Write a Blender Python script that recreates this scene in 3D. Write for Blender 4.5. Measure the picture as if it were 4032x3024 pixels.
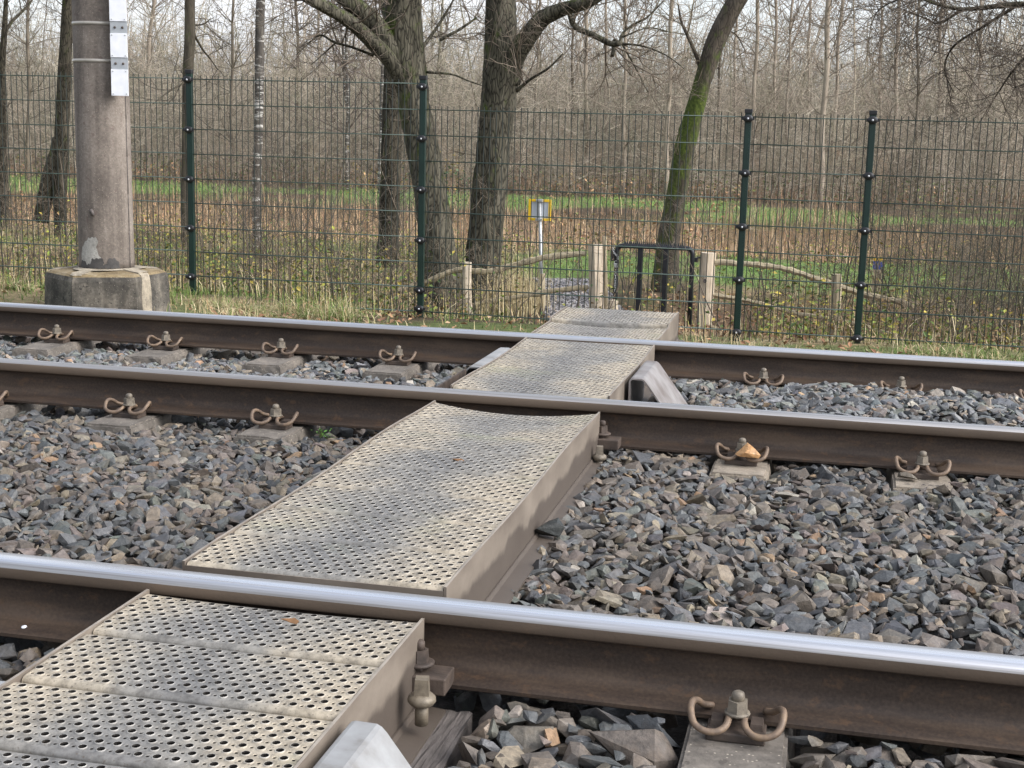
import bpy, bmesh, math, random
import numpy as np
from mathutils import Matrix, Vector, Euler

for o in list(bpy.data.objects):
    bpy.data.objects.remove(o)
SC = bpy.context.scene
COL = SC.collection
RNG = np.random.default_rng(7)
random.seed(7)
PI = math.pi

# ------------------------------------------------------------------ camera, sky, sun, exposure
# world: X along the rails, Y away from the viewer across the tracks, Z up, 0 = top of the rails
CAM_LOC = Vector((0, 0, 0.944))
cam = bpy.data.cameras.new('camera')
cam.sensor_width = 36
cam.lens = 48.364
cam.clip_start = .05
cam.clip_end = 1000
camo = bpy.data.objects.new('camera', cam)
COL.objects.link(camo)
CR = Matrix(((0.974245, -0.064841, 0.21597), (0.224082, 0.17136, -0.959387), (0.025199, 0.983072, 0.181477)))
camo.matrix_world = Matrix.Translation(CAM_LOC) @ CR.to_4x4()
SC.camera = camo

SUN_EL, SUN_AZ = 38, 100          # azimuth measured clockwise from +Y (away from the viewer)
W = bpy.data.worlds.new('World')
SC.world = W
W.use_nodes = True
nt = W.node_tree
nt.nodes.clear()
sky = nt.nodes.new('ShaderNodeTexSky')
sky.sky_type = 'NISHITA'
sky.sun_disc = False
sky.sun_elevation = math.radians(SUN_EL)
sky.sun_rotation = math.radians(SUN_AZ)
sky.dust_density = 2.5
sky.air_density = 1.0
bw = nt.nodes.new('ShaderNodeRGBToBW')
tint = nt.nodes.new('ShaderNodeMix'); tint.data_type = 'RGBA'; tint.blend_type = 'MULTIPLY'
tint.inputs[0].default_value = 1
tint.inputs[7].default_value = (1.08, 1.105, 1.16, 1)
tcs = nt.nodes.new('ShaderNodeTexCoord')
cn = nt.nodes.new('ShaderNodeTexNoise'); cn.inputs['Scale'].default_value = 3.2; cn.inputs['Detail'].default_value = 5
crp = nt.nodes.new('ShaderNodeMapRange'); crp.inputs[1].default_value = .38; crp.inputs[2].default_value = .62
crp.inputs[3].default_value = .5; crp.inputs[4].default_value = .98
mx = nt.nodes.new('ShaderNodeMix'); mx.data_type = 'RGBA'
bg = nt.nodes.new('ShaderNodeBackground')
bg.inputs['Strength'].default_value = .15
wo = nt.nodes.new('ShaderNodeOutputWorld')
lk = nt.links.new
lk(sky.outputs[0], bw.inputs[0]); lk(bw.outputs[0], tint.inputs[6])
lk(tcs.outputs['Generated'], cn.inputs['Vector']); lk(cn.outputs[0], crp.inputs[0]); lk(crp.outputs[0], mx.inputs[0])
lk(sky.outputs[0], mx.inputs[6]); lk(tint.outputs[2], mx.inputs[7])
sz_ = nt.nodes.new('ShaderNodeSeparateXYZ'); lk(tcs.outputs['Generated'], sz_.inputs[0])
oc = nt.nodes.new('ShaderNodeMapRange'); lk(sz_.outputs[2], oc.inputs[0])      # overcast sky: brighter overhead
oc.inputs[3].default_value = .95; oc.inputs[4].default_value = 2.1
om = nt.nodes.new('ShaderNodeMix'); om.data_type = 'RGBA'; om.blend_type = 'MULTIPLY'; om.inputs[0].default_value = 1
lk(mx.outputs[2], om.inputs[6]); lk(oc.outputs[0], om.inputs[7]); lk(om.outputs[2], bg.inputs[0]); lk(bg.outputs[0], wo.inputs[0])

sl = bpy.data.lights.new('sun', 'SUN')
sl.energy = .7
sl.angle = math.radians(45)
sl.color = (1, .96, .9)
so = bpy.data.objects.new('sun', sl)
COL.objects.link(so)
az, el = math.radians(SUN_AZ), math.radians(SUN_EL)
sdir = Vector((math.sin(az) * math.cos(el), math.cos(az) * math.cos(el), math.sin(el)))
so.rotation_euler = sdir.to_track_quat('Z', 'Y').to_euler()
so.location = (0, 0, 30)
SC.view_settings.view_transform = 'Standard'
SC.view_settings.look = 'None'
SC.view_settings.gamma = 1
SC.view_settings.use_curve_mapping = False
SC.view_settings.exposure = .92


# ------------------------------------------------------------------ materials
def new_mat(name):
    m = bpy.data.materials.new(name)
    m.use_nodes = True
    t = m.node_tree
    b = t.nodes['Principled BSDF']
    return m, t, b


def N(t, typ, **kw):
    n = t.nodes.new(typ)
    for k, v in kw.items():
        if k.startswith('i_'):
            n.inputs[k[2:].replace('_', ' ')].default_value = v
        else:
            setattr(n, k, v)
    return n


def ramp(t, stops, src=None):
    r = t.nodes.new('ShaderNodeValToRGB')
    e = r.color_ramp.elements
    while len(e) < len(stops):
        e.new(.5)
    for el_, (p, c) in zip(e, stops):
        el_.position = p
        el_.color = tuple(c) + (1,) if len(c) == 3 else c
    if src:
        t.links.new(src, r.inputs[0])
    return r


def mixc(t, fac, a, b, mode='MIX'):
    n = t.nodes.new('ShaderNodeMix')
    n.data_type = 'RGBA'
    n.blend_type = mode
    for i, v in ((0, fac), (6, a), (7, b)):
        if hasattr(v, 'is_linked'):
            t.links.new(v, n.inputs[i])
        elif i == 0:
            n.inputs[0].default_value = v
        else:
            n.inputs[i].default_value = tuple(v) + (1,)
    return n.outputs[2]


def coords(t, kind='Object', scale=(1, 1, 1)):
    tc = t.nodes.new('ShaderNodeTexCoord') if kind != 'World' else t.nodes.new('ShaderNodeNewGeometry')
    mp = t.nodes.new('ShaderNodeMapping')
    mp.inputs['Scale'].default_value = scale
    t.links.new(tc.outputs['Position' if kind == 'World' else kind], mp.inputs[0])
    return mp.outputs[0]


def noise(t, vec, scale, detail=4, rough=.55):
    n = N(t, 'ShaderNodeTexNoise')
    n.inputs['Scale'].default_value = scale
    n.inputs['Detail'].default_value = detail
    n.inputs['Roughness'].default_value = rough
    t.links.new(vec, n.inputs['Vector'])
    return n.outputs[0]


def bump(t, b, h, strength=.4, dist=.01):
    n = t.nodes.new('ShaderNodeBump')
    n.inputs['Strength'].default_value = strength
    n.inputs['Distance'].default_value = dist
    t.links.new(h, n.inputs['Height'])
    t.links.new(n.outputs[0], b.inputs['Normal'])


def simple(name, stops, scale=8, rough=.7, metal=0, bstr=.3, bdist=.004, bscale=None, space='World', stretch=(1, 1, 1), spec=.5, detail=5, rvar=.0):
    m, t, b = new_mat(name)
    v = coords(t, space, stretch)
    n = noise(t, v, scale, detail)
    r = ramp(t, stops, n)
    t.links.new(r.outputs[0], b.inputs['Base Color'])
    b.inputs['Roughness'].default_value = rough
    b.inputs['Metallic'].default_value = metal
    b.inputs['Specular IOR Level'].default_value = spec
    if bstr:
        bump(t, b, noise(t, v, bscale or scale * 6, 5), bstr, bdist)
    return m


def attr_mat(name, rough=.8, var=.35, scale=60, bstr=.4, bdist=.003, spec=.3, trans=0, nm='col'):
    m, t, b = new_mat(name)
    a = N(t, 'ShaderNodeAttribute', attribute_name=nm)
    v = coords(t, 'World')
    n = noise(t, v, scale, 5, .6)
    mr = N(t, 'ShaderNodeMapRange')
    mr.inputs[1].default_value = .25; mr.inputs[2].default_value = .75
    mr.inputs[3].default_value = 1 - var; mr.inputs[4].default_value = 1 + var
    t.links.new(n, mr.inputs[0])
    c = mixc(t, 1, a.outputs[0], mr.outputs[0], 'MULTIPLY')
    t.links.new(c, b.inputs['Base Color'])
    b.inputs['Roughness'].default_value = rough
    b.inputs['Specular IOR Level'].default_value = spec
    if bstr:
        bump(t, b, n, bstr, bdist)
    return m


M = {}


def stone_mat():
    m, t, b = new_mat('ballast_stone')
    a = N(t, 'ShaderNodeAttribute', attribute_name='col')
    v = coords(t, 'World')
    n = noise(t, v, 75, 6, .65)
    n2 = noise(t, v, 24, 4, .6)
    c = mixc(t, 1, a.outputs[0], ramp(t, [(.28, (.55, .55, .55)), (.72, (1.4, 1.38, 1.34))], n).outputs[0], 'MULTIPLY')
    k = ramp(t, [(.5, (0,) * 3), (.72, (.5,) * 3)], n2)          # rust and brake dust
    c = mixc(t, k.outputs[0], c, mixc(t, .55, c, (.15, .108, .074)))
    sp = ramp(t, [(.68, (0,) * 3), (.76, (.5,) * 3)], noise(t, v, 210, 2))
    c = mixc(t, sp.outputs[0], c, (.3, .28, .25))
    t.links.new(c, b.inputs['Base Color'])
    ro = ramp(t, [(.35, (.42,) * 3), (.6, (.8,) * 3)], n2)
    t.links.new(ro.outputs[0], b.inputs['Roughness'])
    b.inputs['Specular IOR Level'].default_value = .45
    bump(t, b, mixc(t, .5, n, n2), .75, .008)
    return m


M['stone'] = stone_mat()
M['stem'] = attr_mat('twig_bark', .9, .2, 20, 0)
M['leafy'] = attr_mat('leaf', .75, .2, 30, 0, spec=.25)
M['grass'] = attr_mat('grass_blade', .8, .15, 25, 0, spec=.2)


def rail_mat():
    m, t, b = new_mat('rail_rust')
    v = coords(t, 'World', (1, 1, 1))
    vs = coords(t, 'World', (.45, 3, 3))
    n1 = noise(t, vs, 4, 7, .62)
    n2 = noise(t, v, 140, 4)
    r = ramp(t, [(.34, (.017, .011, .008)), (.5, (.036, .024, .017)), (.64, (.082, .055, .036))], n1)
    c = mixc(t, .35, r.outputs[0], ramp(t, [(.35, (.016, .011, .009)), (.7, (.075, .052, .037))], n2).outputs[0])
    # brake dust settles on faces that look up and on the side of the head
    g = N(t, 'ShaderNodeNewGeometry')
    sx = N(t, 'ShaderNodeSeparateXYZ'); t.links.new(g.outputs['Position'], sx.inputs[0])
    mr = N(t, 'ShaderNodeMapRange'); t.links.new(sx.outputs[2], mr.inputs[0])
    mr.inputs[1].default_value = -.048; mr.inputs[2].default_value = -.03
    mr.inputs[3].default_value = 0; mr.inputs[4].default_value = .75
    fl = ramp(t, [(.56, (0,) * 3), (.66, (.55,) * 3)], noise(t, coords(t, 'World', (1, 1.5, 1.5)), 22, 6, .7))
    c = mixc(t, fl.outputs[0], c, (.085, .048, .026))
    c = mixc(t, mr.outputs[0], c, ramp(t, [(.3, (.085, .062, .044)), (.7, (.135, .1, .072))], n1).outputs[0])
    t.links.new(c, b.inputs['Base Color'])
    b.inputs['Roughness'].default_value = .62
    b.inputs['Specular IOR Level'].default_value = .35
    bump(t, b, n2, .25, .002)
    return m


def rail_top_mat(name, w, gain):
    m, t, b = new_mat(name)
    vs = coords(t, 'World', (.4, 60, 60))
    n = noise(t, vs, 3, 6, .65)
    tc = N(t, 'ShaderNodeTexCoord')
    sx = N(t, 'ShaderNodeSeparateXYZ'); t.links.new(tc.outputs['Object'], sx.inputs[0])
    ad = N(t, 'ShaderNodeMath', operation='MULTIPLY_ADD')
    t.links.new(n, ad.inputs[0]); ad.inputs[1].default_value = .012; t.links.new(sx.outputs[1], ad.inputs[2])
    # polished band where the wheels run, dull steel towards both edges
    mr = N(t, 'ShaderNodeMapRange'); t.links.new(ad.outputs[0], mr.inputs[0])
    mr.inputs[1].default_value = -.03; mr.inputs[2].default_value = .046
    col = ramp(t, [(0, (.15, .125, .105)), (.12, (.5, .5, .52)), (.2 * w + .04, (.86 * gain, .88 * gain, .93 * gain)), (.42 * w, (.82 * gain, .84 * gain, .88 * gain)), (.58 * w, (.42, .4, .38)), (.72 * w, (.27, .245, .22)), (1, (.17, .14, .115))], mr.outputs[0])
    ro = ramp(t, [(0, (.55,) * 3), (.2 * w, (.27,) * 3), (.45 * w, (.27,) * 3), (.65 * w, (.46,) * 3), (1, (.62,) * 3)], mr.outputs[0])
    t.links.new(mixc(t, .35, col.outputs[0], ramp(t, [(.3, (.45, .44, .44)), (.6, (.9, .91, .93))], n).outputs[0]), b.inputs['Base Color'])
    t.links.new(ro.outputs[0], b.inputs['Roughness'])
    b.inputs['Metallic'].default_value = .95
    return m


def panel_mat():
    m, t, b = new_mat('walkway_sheet')
    v = coords(t, 'World')
    g = N(t, 'ShaderNodeNewGeometry')
    sx = N(t, 'ShaderNodeSeparateXYZ'); t.links.new(g.outputs['Position'], sx.inputs[0])
    # mud kept along both sides of the tread, worn grey down the middle
    ab = N(t, 'ShaderNodeMath', operation='ADD'); t.links.new(sx.outputs[0], ab.inputs[0]); ab.inputs[1].default_value = 1.06
    aa = N(t, 'ShaderNodeMath', operation='ABSOLUTE'); t.links.new(ab.outputs[0], aa.inputs[0])
    n1 = noise(t, v, 3.2, 5, .6)
    n2 = noise(t, v, 45, 4)
    n3 = noise(t, v, 160, 3)
    ma = N(t, 'ShaderNodeMath', operation='MULTIPLY_ADD'); t.links.new(aa.outputs[0], ma.inputs[0]); ma.inputs[1].default_value = 1.5; t.links.new(n1, ma.inputs[2])
    k = ramp(t, [(.44, (.185, .18, .172)), (.66, (.265, .25, .222)), (.82, (.37, .325, .255)), (1.05, (.43, .37, .28))], ma.outputs[0])
    c = mixc(t, .6, k.outputs[0], mixc(t, 1, k.outputs[0], ramp(t, [(.36, (.22, .2, .18)), (.58, (1.18, 1.16, 1.13))], noise(t, v, 34, 7, .75)).outputs[0], 'MULTIPLY'))
    gr = ramp(t, [(.58, (0, 0, 0)), (.75, (.5, .5, .5))], noise(t, v, 2.1, 3))
    c = mixc(t, gr.outputs[0], c, (.27, .28, .15))
    sp = ramp(t, [(.6, (0, 0, 0)), (.7, (.85, .85, .85))], n3)
    c = mixc(t, sp.outputs[0], c, (.12, .1, .08))
    a = N(t, 'ShaderNodeAttribute', attribute_name='rim')
    c = mixc(t, a.outputs['Fac'], c, (.6, .57, .52))
    t.links.new(c, b.inputs['Base Color'])
    b.inputs['Roughness'].default_value = .5
    b.inputs['Metallic'].default_value = .25
    bump(t, b, n2, .25, .002)
    return m


M['rail'] = rail_mat()
M['railtop'] = rail_top_mat('rail_running_surface', 1.0, 1.0)
M['railtop_dull'] = rail_top_mat('rail_running_surface_dull', .78, .8)
M['sheet'] = panel_mat()


def flange_mat():
    m, t, b = new_mat('flange_paint')
    v = coords(t, 'World', (1, 1, 2))
    n1 = noise(t, v, 5, 5)
    c = ramp(t, [(.3, (.115, .092, .073)), (.55, (.175, .145, .115)), (.75, (.23, .193, .155))], n1).outputs[0]
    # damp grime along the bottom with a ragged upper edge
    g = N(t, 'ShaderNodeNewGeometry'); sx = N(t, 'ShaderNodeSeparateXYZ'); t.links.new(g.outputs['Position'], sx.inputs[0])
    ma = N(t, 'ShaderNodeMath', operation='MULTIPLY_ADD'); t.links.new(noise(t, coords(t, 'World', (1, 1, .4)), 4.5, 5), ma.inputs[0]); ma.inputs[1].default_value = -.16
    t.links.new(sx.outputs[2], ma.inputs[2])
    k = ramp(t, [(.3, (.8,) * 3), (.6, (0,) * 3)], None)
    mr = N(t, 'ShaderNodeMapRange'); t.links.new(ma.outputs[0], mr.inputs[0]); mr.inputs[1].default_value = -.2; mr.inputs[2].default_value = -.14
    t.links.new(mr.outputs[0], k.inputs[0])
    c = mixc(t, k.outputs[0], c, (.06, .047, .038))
    t.links.new(c, b.inputs['Base Color'])
    b.inputs['Roughness'].default_value = .55
    bump(t, b, noise(t, v, 60, 5), .2, .002)
    return m


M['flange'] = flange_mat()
M['hole_shade'] = simple('hole_shade', [(.3, (.012, .01, .009)), (.7, (.03, .026, .022))], 60, .9, 0, 0)  # shade inside the sheet holes, painted as a near-black wall colour
M['edge_steel'] = simple('edge_steel', [(.3, (.2, .17, .14)), (.6, (.36, .31, .25))], 14, .5, .3, .2, .002)
M['dark_steel'] = simple('dark_rusty_steel', [(.3, (.035, .026, .021)), (.6, (.085, .062, .048))], 20, .7, .1, .4, .003)
M['clip'] = simple('spring_steel', [(.3, (.09, .065, .048)), (.55, (.17, .118, .08)), (.75, (.24, .165, .1))], 40, .6, .15, .3, .002)
M['bolt'] = simple('bolt_steel', [(.3, (.1, .085, .068)), (.6, (.2, .17, .13))], 60, .6, .2, .4, .002)
M['brass_bolt'] = simple('dusty_bolt', [(.3, (.11, .09, .065)), (.6, (.19, .158, .115))], 60, .55, .2, .3, .002)
M['zinc'] = simple('zinc_plate', [(.32, (.17, .15, .13)), (.45, (.29, .285, .275)), (.6, (.36, .36, .355)), (.7, (.42, .4, .37))], 9, .42, .35, .15, .002, 40)
M['zinc_dirty'] = simple('zinc_plate_dirty', [(.3, (.15, .125, .11)), (.5, (.23, .21, .2)), (.7, (.31, .295, .28))], 9, .5, .25, .2, .002, 40)


def concrete(name, stops, speck, pits, scale=6, rough=.85, streak=False):
    m, t, b = new_mat(name)
    v = coords(t, 'World')
    n1 = noise(t, v, scale, 6, .65)
    n2 = noise(t, v, 55, 5, .7)
    vo = N(t, 'ShaderNodeTexVoronoi'); vo.inputs['Scale'].default_value = 130; t.links.new(v, vo.inputs['Vector'])
    c = ramp(t, stops, n1).outputs[0]
    c = mixc(t, .5, c, mixc(t, 1, c, ramp(t, [(.3, (.45,) * 3), (.65, (1.3,) * 3)], n2).outputs[0], 'MULTIPLY'))
    s = N(t, 'ShaderNodeSeparateColor'); t.links.new(vo.outputs['Color'], s.inputs[0])
    gt = ramp(t, [(.86, (0, 0, 0)), (.9, (.8,) * 3)], s.outputs[0])
    dd = ramp(t, [(.1, (1,) * 3), (.38, (0,) * 3)], vo.outputs['Distance'])
    f = mixc(t, 1, gt.outputs[0], dd.outputs[0], 'MULTIPLY')
    c = mixc(t, f, c, speck)
    pt = ramp(t, [(.3, (.9,) * 3), (.37, (0,) * 3)], noise(t, v, 30, 3, .5))
    c = mixc(t, pt.outputs[0], c, pits)
    if streak:
        st_ = ramp(t, [(.35, (.62, .6, .58)), (.55, (1.02, 1.0, .98)), (.7, (1.2, 1.18, 1.15))], noise(t, coords(t, 'World', (7, 7, .35)), 2.2, 5, .6))
        c = mixc(t, .8, c, mixc(t, 1, c, st_.outputs[0], 'MULTIPLY'))
    t.links.new(c, b.inputs['Base Color'])
    b.inputs['Roughness'].default_value = rough
    b.inputs['Specular IOR Level'].default_value = .3
    bump(t, b, n2, .5, .006)
    return m


M['sleeper'] = concrete('sleeper_concrete', [(.3, (.1, .088, .075)), (.55, (.17, .15, .128)), (.75, (.25, .21, .17))], (.5, .44, .35), (.08, .07, .06))
M['sleeper_tan'] = concrete('sleeper_concrete_tan', [(.3, (.16, .135, .108)), (.55, (.26, .22, .172)), (.75, (.36, .3, .235))], (.5, .44, .35), (.12, .1, .08))
M['mast'] = concrete('mast_concrete', [(.28, (.125, .107, .092)), (.5, (.19, .163, .139)), (.72, (.26, .228, .197))], (.5, .43, .35), (.14, .11, .095), 3, streak=True)
M['footing'] = concrete('footing_concrete', [(.3, (.03, .028, .025)), (.5, (.085, .078, .066)), (.68, (.19, .17, .14))], (.42, .38, .32), (.022, .021, .02), 7, streak=True)
M['footing_top'] = concrete('footing_top', [(.3, (.13, .095, .055)), (.5, (.2, .15, .08)), (.72, (.3, .25, .17))], (.5, .42, .3), (.1, .08, .05), 9)
M['mortar'] = concrete('cream_mortar', [(.32, (.15, .13, .1)), (.5, (.29, .25, .19)), (.65, (.38, .33, .25))], (.6, .55, .45), (.3, .25, .19), 8)
M['grey_patch'] = concrete('grey_repair', [(.3, (.26, .25, .22)), (.6, (.36, .345, .31))], (.5, .48, .44), (.2, .19, .17), 8)
M['tar'] = simple('dark_tar', [(.3, (.03, .028, .027)), (.6, (.06, .055, .05))], 30, .7)
M['white'] = simple('white_plate', [(.3, (.7, .71, .73)), (.7, (.8, .8, .82))], 20, .45, 0, 0)
M['grey_plate'] = simple('grey_bracket', [(.3, (.38, .4, .41)), (.7, (.47, .48, .49))], 20, .45, .4, 0)
M['galv'] = simple('galvanised', [(.3, (.3, .31, .31)), (.7, (.45, .46, .46))], 14, .45, .5, 0)
M['band'] = simple('steel_band', [(.3, (.36, .33, .28)), (.7, (.5, .46, .4))], 14, .45, .4, 0)
M['green'] = simple('green_coat', [(.3, (.004, .018, .0135)), (.7, (.007, .026, .0195))], 8, .38, 0, .1, .001, spec=.5)
M['wire'] = simple('wire_coat', [(.3, (.03, .055, .044)), (.7, (.05, .08, .064))], 8, .42, 0, 0)
M['wirev'] = simple('wire_upright', [(.3, (.008, .014, .011)), (.7, (.014, .021, .016))], 8, .5, 0, 0)
M['black'] = simple('black_plastic', [(.3, (.008, .008, .009)), (.7, (.014, .014, .015))], 20, .4, 0, 0)
M['gate'] = simple('black_gate_paint', [(.3, (.008, .009, .012)), (.7, (.017, .019, .024))], 20, .42, .1, .1, .001)
M['cap'] = simple('bolt_cap', [(.3, (.5, .51, .54)), (.7, (.58, .58, .6))], 20, .3, 0, 0)
M['yellow'] = simple('yellow_frame', [(.3, (.74, .46, .01)), (.7, (.8, .52, .02))], 20, .45, 0, 0)
M['blue'] = simple('blue_cap', [(.3, (.02, .05, .25)), (.7, (.03, .07, .32))], 20, .5, 0, 0)
M['sign_back'] = simple('sign_back', [(.3, (.5, .54, .6)), (.7, (.58, .62, .67))], 9, .4, .3, 0)


def wood_mat(name, a, b_, c):
    m, t, b = new_mat(name)
    v = coords(t, 'World', (9, 9, 1.0))
    n1 = noise(t, v, 5, 6, .65)
    n2 = noise(t, coords(t, 'World'), 7, 4)
    col = ramp(t, [(.28, a), (.5, b_), (.72, c)], n1).outputs[0]
    col = mixc(t, .4, col, mixc(t, 1, col, ramp(t, [(.3, (.5, .52, .5)), (.7, (1.2, 1.15, 1.05))], n2).outputs[0], 'MULTIPLY'))
    t.links.new(col, b.inputs['Base Color'])
    b.inputs['Roughness'].default_value = .85
    bump(t, b, n1, .6, .01)
    return m


M['wood_pale'] = wood_mat('pale_split_wood', (.3, .235, .17), (.5, .42, .32), (.6, .52, .42))
M['wood_old'] = wood_mat('weathered_wood', (.19, .155, .1), (.34, .285, .19), (.46, .39, .28))
M['timber'] = simple('old_timber', [(.3, (.06, .051, .046)), (.6, (.11, .095, .086)), (.75, (.15, .13, .118))], 18, .85, 0, .5, .006, 40, stretch=(3, .7, 3))


def bark(name, stops, moss=0, furrow=1, band=None, scale=9):
    m, t, b = new_mat(name)
    v = coords(t, 'World', (1, 1, .24))
    vn = N(t, 'ShaderNodeTexVoronoi'); vn.feature = 'DISTANCE_TO_EDGE'; vn.inputs['Scale'].default_value = scale * 3
    wv = mixc(t, .06, v, (0, 0, 0))
    nn = N(t, 'ShaderNodeTexNoise'); nn.inputs['Scale'].default_value = 9; t.links.new(v, nn.inputs['Vector'])
    t.links.new(mixc(t, .12, v, nn.outputs['Color']), vn.inputs['Vector'])
    n1 = noise(t, v, scale, 6, .65)
    col = ramp(t, stops, n1).outputs[0]
    fr = ramp(t, [(.0, (.2,) * 3), (.13, (1.12,) * 3)], vn.outputs['Distance'])
    col = mixc(t, furrow, col, mixc(t, 1, col, fr.outputs[0], 'MULTIPLY'))
    if band:
        bn = noise(t, coords(t, 'World', (2.2, 2.2, 9)), 1.7, 5, .7)
        col = mixc(t, ramp(t, [(.54, (0,) * 3), (.6, (.9,) * 3)], bn).outputs[0], col, band)
    if moss:
        a = N(t, 'ShaderNodeAttribute', attribute_name='moss')
        mn = noise(t, coords(t, 'World', (1, 1, .7)), 8, 7, .68)
        ma = N(t, 'ShaderNodeMath', operation='MULTIPLY_ADD'); t.links.new(a.outputs['Fac'], ma.inputs[0]); ma.inputs[1].default_value = .62
        t.links.new(mn, ma.inputs[2])
        k = ramp(t, [(.63, (0,) * 3), (.84, (.9,) * 3)], ma.outputs[0])
        gcol = ramp(t, [(.3, (.03, .046, .009)), (.6, (.075, .105, .018)), (.75, (.13, .155, .03))], noise(t, coords(t, 'World'), 26, 4)).outputs[0]
        col = mixc(t, k.outputs[0], col, gcol)
    t.links.new(col, b.inputs['Base Color'])
    b.inputs['Roughness'].default_value = .92
    b.inputs['Specular IOR Level'].default_value = .2
    bump(t, b, mixc(t, .5, vn.outputs['Distance'], n1), .8 * furrow + .1, .035)
    return m


M['oak'] = bark('oak_bark', [(.3, (.034, .031, .022)), (.5, (.078, .071, .051)), (.72, (.145, .132, .1))], 1)
M['far_bark'] = bark('far_bark', [(.3, (.085, .07, .052)), (.5, (.15, .125, .095)), (.72, (.2, .17, .13))], 0, .2)
M['oak_dark'] = bark('dark_bark', [(.3, (.024, .021, .015)), (.5, (.052, .045, .032)), (.72, (.092, .08, .058))], 1)
M['moss_bark'] = bark('mossy_bark', [(.3, (.04, .033, .025)), (.5, (.075, .062, .048)), (.72, (.12, .102, .078))], 1, .6)
M['smooth_bark'] = bark('smooth_bark', [(.3, (.042, .036, .026)), (.5, (.075, .064, .047)), (.72, (.115, .1, .075))], 1, .25)
M['birch'] = bark('birch_bark', [(.3, (.05, .045, .04)), (.5, (.09, .08, .07)), (.72, (.14, .125, .1))], 0, .35, (.5, .48, .44))
M['pale_bark'] = bark('pale_bark', [(.3, (.2, .165, .125)), (.5, (.3, .25, .195)), (.72, (.38, .33, .26))], 0, .2)


def ground_mat():
    m, t, b = new_mat('ground_soil')
    v = coords(t, 'World')
    a = N(t, 'ShaderNodeAttribute', attribute_name='col')
    n1 = noise(t, v, 9, 6, .65)
    n2 = noise(t, v, 45, 4, .6)
    c = mixc(t, 1, a.outputs[0], ramp(t, [(.3, (.5, .5, .5)), (.7, (1.35, 1.3, 1.25))], n1).outputs[0], 'MULTIPLY')
    c = mixc(t, .5, c, mixc(t, 1, c, ramp(t, [(.35, (.4, .4, .4)), (.65, (1.35, 1.35, 1.3))], n2).outputs[0], 'MULTIPLY'))
    t.links.new(c, b.inputs['Base Color'])
    b.inputs['Roughness'].default_value = .95
    b.inputs['Specular IOR Level'].default_value = .15
    bump(t, b, n2, .7, .03)
    return m


M['ground'] = ground_mat()
M['bed'] = simple('ballast_fines', [(.3, (.025, .022, .02)), (.6, (.06, .053, .047)), (.75, (.1, .09, .08))], 40, .9, 0, .8, .02, 60)
M['path'] = simple('gravel_path', [(.35, (.07, .066, .068)), (.5, (.15, .142, .145)), (.65, (.26, .25, .25))], 45, .9, 0, .8, .02, 50)


# ------------------------------------------------------------------ mesh builder and object helpers
class MB:
    def __init__(s):
        s.v, s.f, s.n, s.at = [], [], 0, {}

    def add(s, v, faces, mat=0, smooth=False, **attrs):
        """v (n,3); faces: list of int arrays (m,k) or of index tuples"""
        v = np.asarray(v, np.float64).reshape(-1, 3)
        if isinstance(faces, np.ndarray):
            faces = [faces]
        for fa in faces:
            fa = np.asarray(fa, np.int64)
            if fa.ndim == 1:
                fa = fa[None]
            s.f.append((fa + s.n, mat, smooth))
        for k, a in attrs.items():
            a = np.asarray(a, np.float64)
            if a.ndim == 1 and len(a) in (3, 4) and k == 'col':
                a = np.tile(a, (len(v), 1))
            elif a.ndim == 0:
                a = np.full(len(v), float(a))
            s.at.setdefault(k, []).append((s.n, a))
        s.v.append(v)
        s.n += len(v)
        return s

    def mesh(s, name, mats):
        me = bpy.data.meshes.new(name)
        v = np.concatenate(s.v) if s.v else np.zeros((0, 3))
        me.vertices.add(len(v))
        me.vertices.foreach_set('co', v.astype(np.float32).ravel())
        ls = np.concatenate([f.ravel() for f, _, _ in s.f])
        tot = np.concatenate([np.full(len(f), f.shape[1]) for f, _, _ in s.f])
        st = np.concatenate([[0], np.cumsum(tot)[:-1]])
        me.loops.add(len(ls))
        me.loops.foreach_set('vertex_index', ls.astype(np.int32))
        me.polygons.add(len(tot))
        me.polygons.foreach_set('loop_start', st.astype(np.int32))
        me.polygons.foreach_set('material_index', np.concatenate([np.full(len(f), m) for f, m, _ in s.f]).astype(np.int32))
        me.polygons.foreach_set('use_smooth', np.concatenate([np.full(len(f), sm) for f, _, sm in s.f]))
        for k, chunks in s.at.items():
            if k == 'col':
                arr = np.ones((len(v), 4))
                for o, a in chunks:
                    arr[o:o + len(a), :a.shape[1]] = a
                at = me.attributes.new(k, 'FLOAT_COLOR', 'POINT')
                at.data.foreach_set('color', arr.astype(np.float32).ravel())
            else:
                arr = np.zeros(len(v))
                for o, a in chunks:
                    arr[o:o + len(a)] = a
                at = me.attributes.new(k, 'FLOAT', 'POINT')
                at.data.foreach_set('value', arr.astype(np.float32))
        for m in (mats if isinstance(mats, (list, tuple)) else [mats]):
            me.materials.append(M[m] if isinstance(m, str) else m)
        me.update(calc_edges=True)
        me.validate()
        return me

    def obj(s, name, mats, parent=None, loc=None):
        return link(name, s.mesh(name, mats), parent, loc)


def link(name, me, parent=None, loc=None):
    o = bpy.data.objects.new(name, me)
    COL.objects.link(o)
    if parent is not None:
        o.parent = parent
        o.matrix_parent_inverse = Matrix.Identity(4)
    if loc is not None:
        o.location = loc
    return o


def thing(name, label, cat, loc=(0, 0, 0), group=None, rotz=0):
    o = bpy.data.objects.new(name, None)
    COL.objects.link(o)
    o.empty_display_size = .2
    o.location = loc
    o.rotation_euler = (0, 0, rotz)
    return tag(o, label, cat, group)


def tag(o, label=None, cat=None, group=None, kind=None):
    for k, v in (('label', label), ('category', cat), ('group', group), ('kind', kind)):
        if v:
            o[k] = v
    return o


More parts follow.
